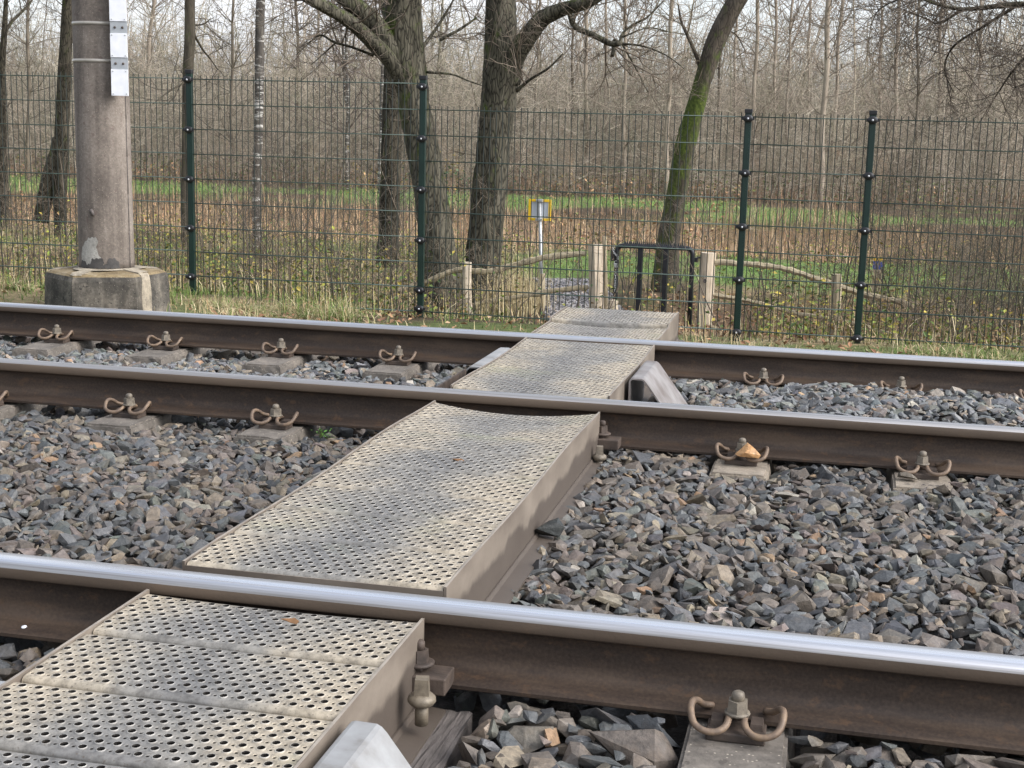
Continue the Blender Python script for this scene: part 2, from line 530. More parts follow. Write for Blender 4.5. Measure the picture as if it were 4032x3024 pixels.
def dup(root, **kw):
    """copy of a thing with copies of its parts and sub-parts (mesh data shared)"""
    r = root.copy(); COL.objects.link(r)
    for ch in list(root.children):
        c = ch.copy(); COL.objects.link(c); c.parent = r
        for g in list(ch.children):
            d = g.copy(); COL.objects.link(d); d.parent = c
    return r


BOXF = np.array([(0, 3, 2, 1), (4, 5, 6, 7), (0, 1, 5, 4), (1, 2, 6, 5), (2, 3, 7, 6), (3, 0, 4, 7)])


def box(mb, lo, hi, mat=0, rot=None, org=None, taper=0, **a):
    x0, y0, z0 = lo; x1, y1, z1 = hi
    v = np.array([(x0, y0, z0), (x1, y0, z0), (x1, y1, z0), (x0, y1, z0), (x0 + taper, y0 + taper, z1), (x1 - taper, y0 + taper, z1), (x1 - taper, y1 - taper, z1), (x0 + taper, y1 - taper, z1)], float)
    if rot is not None:
        o = np.array(org if org is not None else v.mean(0))
        v = (v - o) @ np.array(Euler(rot).to_matrix()).T + o
    return mb.add(v, BOXF, mat, **a)


def bevel_box(mb, lo, hi, bv, mat=0, **a):
    """box with chamfered edges"""
    bm = bmesh.new()
    bmesh.ops.create_cube(bm, size=1)
    lo, hi = np.array(lo, float), np.array(hi, float)
    for v in bm.verts:
        v.co = Vector((np.array(v.co) + .5) * (hi - lo) + lo)
    bmesh.ops.bevel(bm, geom=bm.edges[:], offset=bv, segments=2, affect='EDGES', profile=.5)
    return from_bm(mb, bm, mat, **a)


def from_bm(mb, bm, mat=0, smooth=False, **a):
    bm.verts.index_update()
    v = np.array([x.co[:] for x in bm.verts])
    by = {}
    for f in bm.faces:
        by.setdefault(len(f.verts), []).append([x.index for x in f.verts])
    bm.free()
    mb.add(v, [np.array(q) for q in by.values()], mat, smooth, **a)
    return mb


def frames(p):
    p = np.asarray(p, float)
    t = np.gradient(p, axis=0)
    t /= np.linalg.norm(t, axis=1)[:, None] + 1e-12
    a = np.array([0, 0, 1.]) if abs(t[0][2]) < .9 else np.array([1., 0, 0])
    u = np.cross(t[0], a); u /= np.linalg.norm(u)
    U = [u]
    for i in range(1, len(p)):
        u = U[-1] - t[i] * (U[-1] @ t[i])
        u /= np.linalg.norm(u) + 1e-12
        U.append(u)
    U = np.array(U)
    return t, U, np.cross(t, U)


def tube(mb, p, r, sides=8, mat=0, cap=True, smooth=True, wob=0, **a):
    p = np.asarray(p, float)
    r = np.broadcast_to(np.asarray(r, float), (len(p),))
    t, U, V = frames(p)
    an = np.arange(sides) / sides * 2 * PI
    rr = r[:, None] * np.ones(sides)
    if wob:
        ph = RNG.uniform(0, 6, 6)
        s = np.cumsum(np.r_[0, np.linalg.norm(np.diff(p, axis=0), axis=1)])[:, None]
        rr = rr * (1 + wob * (np.sin(3 * an + ph[0] + 1.1 * s) + .7 * np.sin(5 * an + ph[1] - 2.1 * s) + .5 * np.sin(2 * an + ph[2] + 4 * s) + .5 * RNG.normal(0, 1, rr.shape)))
    v = p[:, None] + rr[:, :, None] * (np.cos(an)[None, :, None] * U[:, None] + np.sin(an)[None, :, None] * V[:, None])
    v = v.reshape(-1, 3)
    n = len(p)
    i = np.arange(n - 1)[:, None] * sides
    j = np.arange(sides)[None]
    k = (j + 1) % sides
    q = np.stack([i + j, i + k, i + sides + k, i + sides + j], -1).reshape(-1, 4)
    fs = [q]
    if cap:
        fs += [np.arange(sides)[::-1], np.arange(sides) + (n - 1) * sides]
    mb.add(v, fs, mat, smooth, **a)
    return v


def lathe(mb, prof, center=(0, 0, 0), sides=16, mat=0, smooth=True, **a):
    prof = np.array(prof, float)
    an = np.arange(sides) / sides * 2 * PI
    v = np.stack([prof[:, 0, None] * np.cos(an), prof[:, 0, None] * np.sin(an), np.repeat(prof[:, 1, None], sides, 1)], -1).reshape(-1, 3) + np.array(center)
    n = len(prof)
    i = np.arange(n - 1)[:, None] * sides
    j = np.arange(sides)[None]
    k = (j + 1) % sides
    q = np.stack([i + j, i + k, i + sides + k, i + sides + j], -1).reshape(-1, 4)
    return mb.add(v, [q, np.arange(sides)[::-1], np.arange(sides) + (n - 1) * sides], mat, smooth, **a)


def extrude(mb, poly, axis, a0, a1, mat=0, smooth=False, mats=None, segs=1, **a):
    """closed 2-D profile pushed along 'x' (poly = y,z) or 'y' (poly = x,z)"""
    poly = np.array(poly, float)
    n = len(poly)
    vs = []
    for s_ in np.linspace(a0, a1, segs + 1):
        vs.append(np.column_stack([np.full(n, s_), poly]) if axis == 'x' else np.column_stack([poly[:, 0], np.full(n, s_), poly[:, 1]]))
    v = np.concatenate(vs)
    o = mb.n
    mb.add(v, [np.arange(n)[::-1], np.arange(n) + segs * n], mat, False, **a)
    mb.v[-1] = v
    for i in range(n):
        j = (i + 1) % n
        q = np.array([(k * n + i, k * n + j, k * n + n + j, k * n + n + i) for k in range(segs)])
        mb.f.append((q + o, mats[i] if mats else mat, smooth if not isinstance(smooth, (list, tuple)) else smooth[i]))
    return mb


def catmull(pts, per=6):
    p = np.asarray(pts, float)
    P = np.vstack([2 * p[0] - p[1], p, 2 * p[-1] - p[-2]])
    out = []
    for i in range(1, len(P) - 2):
        for t in np.arange(per) / per:
            a, b, c, d = P[i - 1:i + 3]
            out.append(.5 * (2 * b + (c - a) * t + (2 * a - 5 * b + 4 * c - d) * t * t + (3 * b - a - 3 * c + d) * t ** 3))
    out.append(p[-1])
    return np.array(out)


def thin_tubes(mb, P, R, col=None, mat=0, sides=3):
    """many thin tubes at once: P (n,k,3) polylines, R (n,k) radii, col (n,3)"""
    n, k, _ = P.shape
    T = np.gradient(P, axis=1)
    T /= np.linalg.norm(T, axis=2, keepdims=True) + 1e-9
    ref = np.where(np.abs(T[..., 2:3]) < .8, np.array([0, 0, 1.]), np.array([1., 0, 0]))
    U = np.cross(T, ref); U /= np.linalg.norm(U, axis=2, keepdims=True) + 1e-9
    V = np.cross(T, U)
    an = np.arange(sides) / sides * 2 * PI + .3
    v = P[:, :, None] + R[:, :, None, None] * (np.cos(an)[:, None] * U[:, :, None] + np.sin(an)[:, None] * V[:, :, None])
    base = (np.arange(n) * k * sides)[:, None, None]
    i = np.arange(k - 1)[None, :, None] * sides
    j = np.arange(sides)[None, None]
    jj = (j + 1) % sides
    q = np.stack([base + i + j, base + i + jj, base + i + sides + jj, base + i + sides + j], -1).reshape(-1, 4)
    at = {}
    if col is not None:
        at['col'] = np.repeat(col, k * sides, 0)
    mb.add(v.reshape(-1, 3), q, mat, True, **at)


def in_view(Y, margin=.5):
    """left and right limits in X of what the camera sees at distance Y"""
    return -.655 * Y - margin, .14 * Y + margin


# ------------------------------------------------------------------ terrain
R1, R2, R3 = 2.579, 4.807, 6.314        # centre lines of the three rails


def smooth(a, b, x):
    t = np.clip((x - a) / (b - a), 0, 1)
    return t * t * (3 - 2 * t)


def ground_z(x, y):
    x = np.asarray(x, float); y = np.asarray(y, float)
    z = np.interp(y, [-20, 7.0, 7.7, 9.2, 10.6, 12, 14, 16, 20, 60, 200], [-.34, -.34, -.4, -.46, -.58, -.78, -1.0, -1.06, -1.08, -1.08, -1.0])
    z = z + .1 * smooth(-3.2, -5, x) * smooth(7.5, 9, y) * smooth(15, 12, y)
    # reed ditch between the two strips of meadow
    z = z - .62 * smooth(23.5, 26, y) * smooth(35.5, 32.5, y)
    z = z + .03 * np.sin(x * 1.7 + y * .6) * np.sin(y * 1.3 - x * .4) * smooth(7.2, 9, y)
    return z


def vnoise(x, y, s, seed=0):
    """cheap smooth value noise in 0..1"""
    r = np.random.default_rng(seed).random((64, 64))
    u, v = np.asarray(x) * s + 1000, np.asarray(y) * s + 1000
    i, j = np.floor(u).astype(int), np.floor(v).astype(int)
    a, b = u - i, v - j
    a, b = a * a * (3 - 2 * a), b * b * (3 - 2 * b)
    g = lambda p, q: r[p % 64, q % 64]
    return (g(i, j) * (1 - a) + g(i + 1, j) * a) * (1 - b) + (g(i, j + 1) * (1 - a) + g(i + 1, j + 1) * a) * b


ys = np.concatenate([np.arange(-8, 7, 1.5), np.arange(7, 24, .2), np.arange(24, 50, .6), np.arange(50, 200, 8), [260, 400, 700]])
xs = np.concatenate([[-600, -300, -150, -100], np.arange(-70, -16, 3), np.arange(-16, 5, .25), np.arange(5, 40, 3), [60, 100, 300, 600]])
GX, GY = np.meshgrid(xs, ys)
GZ = ground_z(GX, GY)


def ground_col(x, y):
    n = vnoise(x, y, .45, 3); n2 = vnoise(x, y, 1.6, 4)
    soil = np.array([.085, .062, .042]); straw = np.array([.26, .21, .12]); green = np.array([.1, .135, .045]); meadow = np.array([.13, .21, .06]); litter = np.array([.17, .11, .07])
    c = np.tile(soil, x.shape + (1,))
    mixin = lambda c, k, w: c * (1 - w[..., None]) + k * w[..., None]
    verge = smooth(7, 7.8, y) * smooth(25, 22, y)
    c = mixin(c, straw, verge * smooth(.3, .6, n))
    c = mixin(c, green, verge * smooth(.45, .7, n2) * .8)
    m1 = smooth(18.7, 19.4, y + (n - .5) * 1.5) * smooth(24.6, 24.0, y) * smooth(-5.2, -4.2, x)
    m2 = smooth(35, 36, y + (n - .5) * 2) * smooth(44, 42.5, y + (n - .5) * 2)
    c = mixin(c, meadow, np.maximum(m1 * .95 * smooth(.28, .5, n2 * .5 + n * .5), m2 * .9 * smooth(.36, .52, vnoise(x, y, .22, 33) * .6 + n * .4)))
    c = mixin(c, litter, smooth(45, 47, y))
    c = mixin(c, np.array([.16, .115, .065]), smooth(24.2, 24.8, y) * smooth(35, 34.4, y))
    c = mixin(c, litter, smooth(-2.4, -1.6, x) * smooth(11.4, 12.2, y) * smooth(19, 16.5, y) * .9)
    return c


mb = MB()
ny_, nx_ = GX.shape
idx = (np.arange(ny_ - 1)[:, None] * nx_ + np.arange(nx_ - 1)[None]).ravel()
mb.add(np.stack([GX, GY, GZ], -1).reshape(-1, 3), np.stack([idx, idx + 1, idx + nx_ + 1, idx + nx_], -1), 0, True, col=ground_col(GX, GY).reshape(-1, 3))
tag(mb.obj('ground', 'ground'), 'soft ground behind the tracks', kind='structure')

# bed of fines under the ballast, a shallow bank that falls towards the fence
mb = MB()
extrude(mb, [(-6, -.32), (-6, -.6), (8.2, -.6), (8.0, -.42), (7.0, -.3)], 'x', -40, 40)
tag(mb.obj('ballast_bed', 'bed'), 'dark fines under the ballast', kind='structure')

# gravel path that comes to the gate
pp = catmull([(-2.35, 13.6), (-2.5, 14.6), (-2.72, 15.6), (-2.95, 16.6), (-3.2, 17.6), (-3.5, 18.6)], 8)
mb = MB()
t_, U_, V_ = frames(np.column_stack([pp, np.zeros(len(pp))]))
nrm = np.column_stack([-t_[:, 1], t_[:, 0]])
wd = np.interp(np.arange(len(pp)), [0, 10, len(pp)], [.36, .44, .4])
cols = []
for k in np.linspace(-1, 1, 7):
    q = pp + nrm * (wd * k * (1 + .08 * np.sin(np.arange(len(pp)) * 1.3 + k * 3)))[:, None]
    cols.append(np.column_stack([q, ground_z(q[:, 0], q[:, 1]) + .03 - .026 * abs(k)]))
v = np.stack(cols, 1)
n7 = 7
ii = (np.arange(len(pp) - 1)[:, None] * n7 + np.arange(6)[None]).ravel()
mb.add(v.reshape(-1, 3), np.stack([ii, ii + 1, ii + n7 + 1, ii + n7], -1)[:, ::-1], 0, True)
tag(mb.obj('gravel_path', 'path'), 'grey gravel path leading to the gate', kind='structure')

# ------------------------------------------------------------------ rails
def rail_profile():
    head = []
    # right half, from the crown of the head down; y outwards, z up
    half = [(0, 0), (.012, -.0004), (.022, -.0016), (.029, -.0046), (.0335, -.0095), (.0355, -.016), (.036, -.037), (.0345, -.0395), (.012, -.049), (.009, -.056), (.008, -.072), (.008, -.1), (.0105, -.122), (.018, -.1325), (.035, -.1395), (.066, -.1475), (.07, -.1495), (.07, -.157), (.068, -.159)]
    left = [(-y, z) for y, z in half[::-1] if y > 0]
    return half + left


prof = rail_profile()
mats_, sm = [], []
for i in range(len(prof)):
    a, b = prof[i], prof[(i + 1) % len(prof)]
    mats_.append(1 if min(a[1], b[1]) > -.0099 or (min(a[1], b[1]) > -.0165 and a[0] < 0) else 0)
    sm.append(True)
rmesh = None
for y, lab in ((R1, 'nearest rusty rail with broad polished top'), (R2, 'middle rusty rail of the three crossing the picture'), (R3, 'farthest rusty rail in front of the grass verge')):
    if rmesh is None:
        mb = MB()
        extrude(mb, prof, 'x', -32, 32, mats=mats_, smooth=sm, segs=8)
        rmesh = mb.mesh('rail', ['rail', 'railtop'])
        rmesh.set_sharp_from_angle(angle=math.radians(40))
    elif y == R2:
        rmesh = rmesh.copy()
        rmesh.materials[1] = M['railtop_dull']
    r = link('rail', rmesh, None, (0, y, 0))
    if y == R2:
        r.rotation_euler = (0, 0, PI)      # its running edge is on the far side
    tag(r, lab, 'rail')
    if y == R1:
        mb = MB()
        lathe(mb, [(.0065, 0), (.006, .0012), (.003, .002)], sides=9, smooth=True)
        s_ = mb.obj('bird_dropping', 'white', r, (-1.64, -.046, -.1413))  # white bird dropping on the rail foot
        s_.rotation_euler = (.23, 0, 0)

# ------------------------------------------------------------------ sleepers with their rail fastenings
def clamp_mesh():
    half = [(.012, .03, .036), (.0145, .006, .041), (.015, -.022, .038), (.021, -.038, .03), (.036, -.048, .024), (.058, -.05, .025), (.077, -.042, .034), (.085, -.024, .05), (.085, -.004, .06), (.077, .016, .055), (.066, .034, .041), (.05, .05, .034)]
    p = catmull([(-x, y, z) for x, y, z in half[::-1]] + [(0, .038, .036)] + half, 4)
    mb = MB()
    tube(mb, p, .0068, 8)
    return mb.mesh('tension_clamp', 'clip')


def bolt_mesh():
    mb = MB()
    lathe(mb, [(.024, .044), (.0245, .047), (.0235, .049), (.014, .05)], sides=16)
    bm = bmesh.new()
    bmesh.ops.create_cone(bm, cap_ends=True, segments=6, radius1=.0215, radius2=.0195, depth=.024)
    bmesh.ops.translate(bm, verts=bm.verts, vec=(0, 0, .06))
    from_bm(mb, bm)
    lathe(mb, [(.0125, .07), (.0125, .081), (.0115, .086), (.007, .089), (.001, .09)], sides=12)
    return mb.mesh('bolt', 'bolt')


def guide_mesh():
    mb = MB()
    bevel_box(mb, (-.055, -.036, 0), (.055, .03, .018), .003)
    box(mb, (-.05, -.012, .018), (-.024, .03, .03), taper=.002)
    box(mb, (.024, -.012, .018), (.05, .03, .03), taper=.002)
    return mb.mesh('guide_plate', 'dark_steel')


CL, BO, GU = clamp_mesh(), bolt_mesh(), guide_mesh()


def block_mesh(y0, y1, w=.185, h=.2, mat='sleeper'):
    """tapered concrete block of a twin-block sleeper, worn edges"""
    bm = bmesh.new()
    bmesh.ops.create_cube(bm, size=1)
    for v in bm.verts:
        t = .03 if v.co.z > 0 else 0
        v.co = Vector((v.co.x * (w + .05 - t * 1.6), (y0 + y1) / 2 + v.co.y * (y1 - y0 + .04 - t), -.171 - (h if v.co.z < 0 else 0)))
    bmesh.ops.subdivide_edges(bm, edges=bm.edges[:], cuts=5, use_grid_fill=True)
    for v in bm.verts:
        n = .0025 * math.sin(v.co.y * 91 + v.co.x * 57) + random.gauss(0, .0012)
        v.co += Vector((n, random.gauss(0, .001), random.gauss(0, .0008)))
    top = [e for e in bm.edges if min(v.co.z for v in e.verts) > -.174 and len(e.link_faces) == 2 and e.calc_face_angle(0) > .8]
    bmesh.ops.bevel(bm, geom=top, offset=.007, segments=2, affect='EDGES')
    mb = MB()
    from_bm(mb, bm, 0, False)
    return mb.mesh('sleeper_block', mat)


def fastening(parent, rail_y, sgn, xoff=0):
    """sgn -1: on the viewer's side of the rail"""
    f = link('guide_plate', GU, parent, (xoff, rail_y + sgn * .103, -.1705))
    if sgn > 0:
        f.rotation_euler = (0, 0, PI)
    for nm, me in (('tension_clamp', CL), ('bolt', BO)):
        c = link(nm, me, f, (0, 0, 0))
    return f


def sleeper(x, label, rails, spans, group='sleepers under the tracks', rot=0):
    t = thing('concrete_sleeper', label, 'sleeper', (x, 0, 0), group, rot)
    for a, b in spans:
        link('concrete_block', block_mesh(a, b, mat='sleeper_tan' if x > -.3 and len(spans) > 1 else 'sleeper'), t)
    if len(spans) > 1:
        mb = MB()
        box(mb, (-.025, spans[0][1] - .05, -.33), (.025, spans[1][0] + .05, -.27))
        mb.obj('tie_bar', 'dark_steel', t)
    for ry in rails:
        fastening(t, ry, -1)
        fastening(t, ry, 1)
    return t


two = [(R2 - .262, R2 + .42), (R3 - .345, R3 + .3)]
sl_marked = None
for x, lab in ((-3.766, 'fourth concrete sleeper left of the walkway, at the left edge'), (-3.166, 'third concrete sleeper left of the walkway'),
               (-2.556, 'second concrete sleeper left of the walkway'), (-1.958, 'concrete sleeper nearest the walkway on its left'),
               (-.2375, 'concrete sleeper just right of the walkway with an orange stone on its clip'), (.3625, 'concrete sleeper with faint stamped marks, second right of the walkway'),
               (.945, 'mostly buried concrete sleeper at the right edge under the farthest rail')):
    s_ = sleeper(x, lab, (R2, R3), two)
    if x == .3625:
        sl_marked = s_
sleeper(-.106, 'concrete sleeper with large clip under the nearest rail, bottom right', (R1,), [(1.2, R1 + .26)])
# pressed marks in the top of the marked sleeper
mb = MB()
for k, ch in enumerate(('A', 'A', '0', 'W')):
    cu = bpy.data.curves.new('t', 'FONT'); cu.body = ch; cu.size = .026; cu.align_x = 'CENTER'; cu.extrude = .0006
    oo = bpy.data.objects.new('t', cu); COL.objects.link(oo)
    dg = bpy.context.evaluated_depsgraph_get()
    me = bpy.data.meshes.new_from_object(oo.evaluated_get(dg))
    bm = bmesh.new(); bm.from_mesh(me)
    bmesh.ops.translate(bm, verts=bm.verts, vec=(.001 + k * .022, R2 - .222, -.1702))
    from_bm(mb, bm)
    bpy.data.objects.remove(oo)
mb.obj('stamped_mark', 'timber', sl_marked)

# ------------------------------------------------------------------ perforated walkway
WX0, WX1 = -1.345, -.742


def hole_cell(w, h, ro, rt, ri, rise, seg):
    """one cell of the sheet with a pressed, raised hole"""
    an = (np.arange(seg) + .5) / seg * 2 * PI
    d = np.stack([np.cos(an), np.sin(an)], 1)
    k = 1 / np.maximum(np.abs(d[:, 0]) / (w / 2), np.abs(d[:, 1]) / (h / 2))
    # snap the nearest points to the corners so neighbouring cells meet
    sq = d * k[:, None]
    for cx in (-1, 1):
        for cy in (-1, 1):
            c = np.array([cx * w / 2, cy * h / 2])
            sq[np.argmin(((sq - c) ** 2).sum(1))] = c
    rings = [np.column_stack([sq, np.zeros(seg)])]
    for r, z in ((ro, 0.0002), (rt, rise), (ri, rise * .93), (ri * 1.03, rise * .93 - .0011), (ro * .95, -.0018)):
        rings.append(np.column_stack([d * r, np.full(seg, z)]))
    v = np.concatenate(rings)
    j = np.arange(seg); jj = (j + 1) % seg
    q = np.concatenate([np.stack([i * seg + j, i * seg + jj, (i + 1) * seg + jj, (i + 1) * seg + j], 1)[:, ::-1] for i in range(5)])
    rim = np.concatenate([np.zeros(seg), np.full(seg, .05), np.full(seg, .75), np.full(seg, .5), np.zeros(seg), np.zeros(seg)])
    return v, q, rim


def make_plank(y0, y1, warp, parent, rows=9, cols=37):
    mb = MB()
    ed = .011
    x0, x1 = WX0 + .006, WX1 - .006
    w = (x1 - x0) / cols
    h = (y1 - y0 - 2 * ed) / rows
    big = hole_cell(w, h, w * .498, w * .465, w * .435, .0021, 10)
    sml = hole_cell(w, h, .0046, .0038, .0029, -.0006, 6)
    par = RNG.integers(0, 2)
    for (cv, cq, rim), p in ((big, 0), (sml, 1)):
        C = [(x0 + (i + .5) * w, y0 + ed + (j + .5) * h) for i in range(cols) for j in range(rows) if (i + j + par) % 2 == p]
        C = np.array(C)
        V = cv[None] + np.concatenate([C, np.zeros((len(C), 1))], 1)[:, None]
        Q = cq[None] + (np.arange(len(C)) * len(cv))[:, None, None]
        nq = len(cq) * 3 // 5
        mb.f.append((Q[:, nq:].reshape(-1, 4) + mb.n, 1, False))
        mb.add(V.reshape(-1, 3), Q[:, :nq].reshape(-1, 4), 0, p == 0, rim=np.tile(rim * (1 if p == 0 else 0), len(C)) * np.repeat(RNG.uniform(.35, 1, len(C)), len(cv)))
    # rolled long edges and the skirt below them
    nx = 24
    X = np.linspace(x0, x1, nx)
    for s_, ye in ((1, y0 + ed), (-1, y1 - ed)):
        pr = [(0, 0)] + [(ed * math.sin(a), -ed * (1 - math.cos(a))) for a in (.5, 1.0, 1.4)] + [(ed, -ed - .022)]
        g = np.array([[(x, ye - s_ * dy, dz) for x in X] for dy, dz in pr])
        i = (np.arange(len(pr) - 1)[:, None] * nx + np.arange(nx - 1)[None]).ravel()
        q = np.stack([i, i + 1, i + nx + 1, i + nx], 1)
        mb.add(g.reshape(-1, 3), q if s_ < 0 else q[:, ::-1], 0, True)
    for a in mb.v:
        x, y = a[:, 0], a[:, 1]
        a[:, 2] += warp(x, y)
        # the pressed sheet is a little crowned along its length
        t = (y - y0) / (y1 - y0)
        a[:, 2] += .0022 * np.sin(np.clip(t, 0, 1) * PI) - .001
    return mb.obj('perforated_plank', ['sheet', 'hole_shade'], parent)


def sag(x):
    u = (x - (WX0 + WX1) / 2) / ((WX1 - WX0) / 2)
    return -(1 - u * u)


def walkway(label, y0, y1, n, warp, drop, foot, loc_group='perforated walkway panels', gap=.006, ends=(0, 0)):
    t = thing('walkway_panel', label, 'walkway panel', ((WX0 + WX1) / 2, (y0 + y1) / 2, 0), loc_group)
    org = Vector(t.location)
    L = (y1 - y0) / n
    parts = [make_plank(y0 + i * L + gap / 2, y0 + (i + 1) * L - gap / 2, warp, t) for i in range(n)]
    Y = np.linspace(y0, y1, 24)
    for s_, x in ((-1, WX0), (1, WX1)):
        mb = MB()
        top = warp(np.full(24, x), Y) + .004
        th = .006
        g = []
        for dx, z in ((0, top), (s_ * th, top), (s_ * th, np.full(24, drop)), (0, np.full(24, drop))):
            g.append(np.column_stack([np.full(24, x) + dx - s_ * .003, Y, z]))
        v = np.stack(g, 1)
        i = np.arange(23) * 4
        for k in range(4):
            kk = (k + 1) % 4
            mb.add(v.reshape(-1, 3) if k == 0 else np.zeros((0, 3)), np.zeros((0, 4), int))
            mb.f.append((np.stack([i + k, i + kk, i + 4 + kk, i + 4 + k], 1)[:, ::s_], 1 if k == 0 else 0, False))
        mb.f.append((np.array([[0, 1, 2, 3]])[:, ::-s_], 0, False)); mb.f.append((np.array([[92, 93, 94, 95]])[:, ::s_], 0, False))
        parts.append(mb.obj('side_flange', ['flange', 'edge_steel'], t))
        # angle iron foot along the bottom of the flange
        if foot:
            mb = MB()
            xo = x + s_ * .004
            extrude(mb, [(xo, drop + .012), (xo + s_ * .004, drop + .012), (xo + s_ * .008, drop + .002), (xo + s_ * foot, drop - .002), (xo + s_ * foot, drop - .009), (xo, drop - .009)][::s_], 'y', y0 + .03, y1 - .03)
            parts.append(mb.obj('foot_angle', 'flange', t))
    for s_, y, on in ((-1, y0, ends[0]), (1, y1, ends[1])):
        if on:
            mb = MB()
            X = np.linspace(WX0 + .004, WX1 - .004, 14)
            tz = warp(X, np.full(14, y)) - .006
            g = np.stack([np.column_stack([X, np.full(14, y - .004 * (s_ > 0)), tz]), np.column_stack([X, np.full(14, y + .004 * (s_ < 0)), tz]), np.column_stack([X, np.full(14, y + .004 * (s_ < 0)), np.full(14, tz.min() - .07)]), np.column_stack([X, np.full(14, y - .004 * (s_ > 0)), np.full(14, tz.min() - .07)])], 1)
            i = np.arange(13) * 4
            mb.add(g.reshape(-1, 3), [np.stack([i + k, i + (k + 1) % 4, i + 4 + (k + 1) % 4, i + 4 + k], 1) for k in range(4)] + [np.array([3, 2, 1, 0]), np.array([52, 53, 54, 55])])
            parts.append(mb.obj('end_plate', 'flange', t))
    # two bearers across underneath
    for k in (.14, .86):
        mb = MB()
        y = y0 + (y1 - y0) * k
        box(mb, (WX0 + .01, y - .03, drop - .004), (WX1 - .01, y + .03, drop + .05))
        parts.append(mb.obj('bearer', 'dark_steel', t))
    for p in parts:
        p.location = -org
    return t, org


PA, oA = walkway('nearest perforated walkway panel with open seams between its planks, bottom left', 1.559, 2.535, 4,
                 lambda x, y: -.03 + .006 * sag(x) * smooth(2.2, 2.53, y) + 0 * x, -.2, .055, gap=.012)
PB, oB = walkway('longest perforated walkway panel, between the nearest and middle rails', 2.7, 4.712, 8,
                 lambda x, y: -.022 - .004 * smooth(4.2, 4.7, y) + .026 * sag(x) * smooth(3.7, 4.7, y) + .004 * np.sin(y * 5) + 0 * x, -.172, .05, gap=.003, ends=(1, 0))
PC, oC = walkway('perforated walkway panel between the two far rails', 4.93, 6.262, 5, lambda x, y: -.018 + .006 * np.sin(y * 4.1) * (1 + sag(x)) + 0 * x, -.165, .045, gap=.004)


def warpD(x, y):
    near = -.009 + .014 * sag(x) * smooth(6.45, 6.86, y)
    far = .009 + .004 * np.sin((y - 6.87) * 6) + .006 * sag(x) * smooth(7.15, 6.87, y)
    return np.where(y < 6.825, near, far) + 0 * x


PD, oD = walkway('farthest perforated walkway panel beyond the last rail, leading to the gate', 6.37, 7.28, 4, warpD, -.13, .04, gap=.004, ends=(0, 1))

# square headed bolts with domed washers that hold panels down beside the rails
def square_bolt(parent, org, x, y, z, s=1.0, mat='brass_bolt'):
    mb = MB()
    lathe(mb, [(.013, -.03), (.013, .012)], sides=12)
    lathe(mb, [(.012, .008), (.022, .011), (.0275, .018), (.0265, .026), (.02, .032), (.012, .034)], sides=18)
    box(mb, (-.0145, -.0145, .032), (.0145, .0145, .064), taper=.002)
    b = mb.obj('square_bolt', mat, parent, Vector((x, y, z)) - org)
    b.scale = (s, s, s)
    b.rotation_euler = (0, 0, .2)
    return b


def rail_clamp(parent, org, x, y, rail_side):
    mb = MB()
    bevel_box(mb, (x - .05, y - .045, -.153), (x + .05, y + .028, -.118), .003)
    bevel_box(mb, (x - .055, y - .02, -.118), (x - .005, y + .03, -.1), .003)
    c = mb.obj('rail_clamp', 'dark_steel', parent, -org)
    mb = MB()
    lathe(mb, [(.03, 0), (.031, .004), (.026, .007), (.02, .007)], sides=16)
    bm = bmesh.new(); bmesh.ops.create_cone(bm, cap_ends=True, segments=6, radius1=.02, radius2=.018, depth=.024)
    bmesh.ops.translate(bm, verts=bm.verts, vec=(0, 0, .019)); from_bm(mb, bm)
    lathe(mb, [(.011, .03), (.011, .045), (.008, .049), (.001, .05)], sides=10)
    mb.obj('nut', 'dark_steel', c, (x - .015, y - .002, -.108))


rail_clamp(PA, oA, -.722, 2.5, 1)
square_bolt(PA, oA, -.695, 2.375, -.148)
square_bolt(PA, oA, -.712, 2.14, -.21, .8)
square_bolt(PB, oB, -.71, 2.79, -.165)
square_bolt(PB, oB, -.712, 4.56, -.172, .9, 'bolt')
rail_clamp(PB, oB, -.715, 4.722, 1)
square_bolt(PD, oD, -.715, 6.52, -.13, .9, 'bolt')

# old timber packing beside the nearest panel
bm = bmesh.new()
bmesh.ops.create_cube(bm, size=1)
bmesh.ops.subdivide_edges(bm, edges=bm.edges[:], cuts=7, use_grid_fill=True)
for v in bm.verts:
    c = v.co
    n = math.sin(c.y * 23 + c.x * 9) * .05 + random.gauss(0, .04)
    v.co = Vector((-.652 + c.x * (.062 + .01 * n) - .02 * c.y, 2.24 + c.y * .56, -.272 + c.z * .125 + .035 * n * (c.z > 0)))
mb = MB(); from_bm(mb, bm)
tag(mb.obj('timber_packing', 'timber'), 'dark cracked timber strip beside the foot of the nearest walkway panel', 'timber strip')

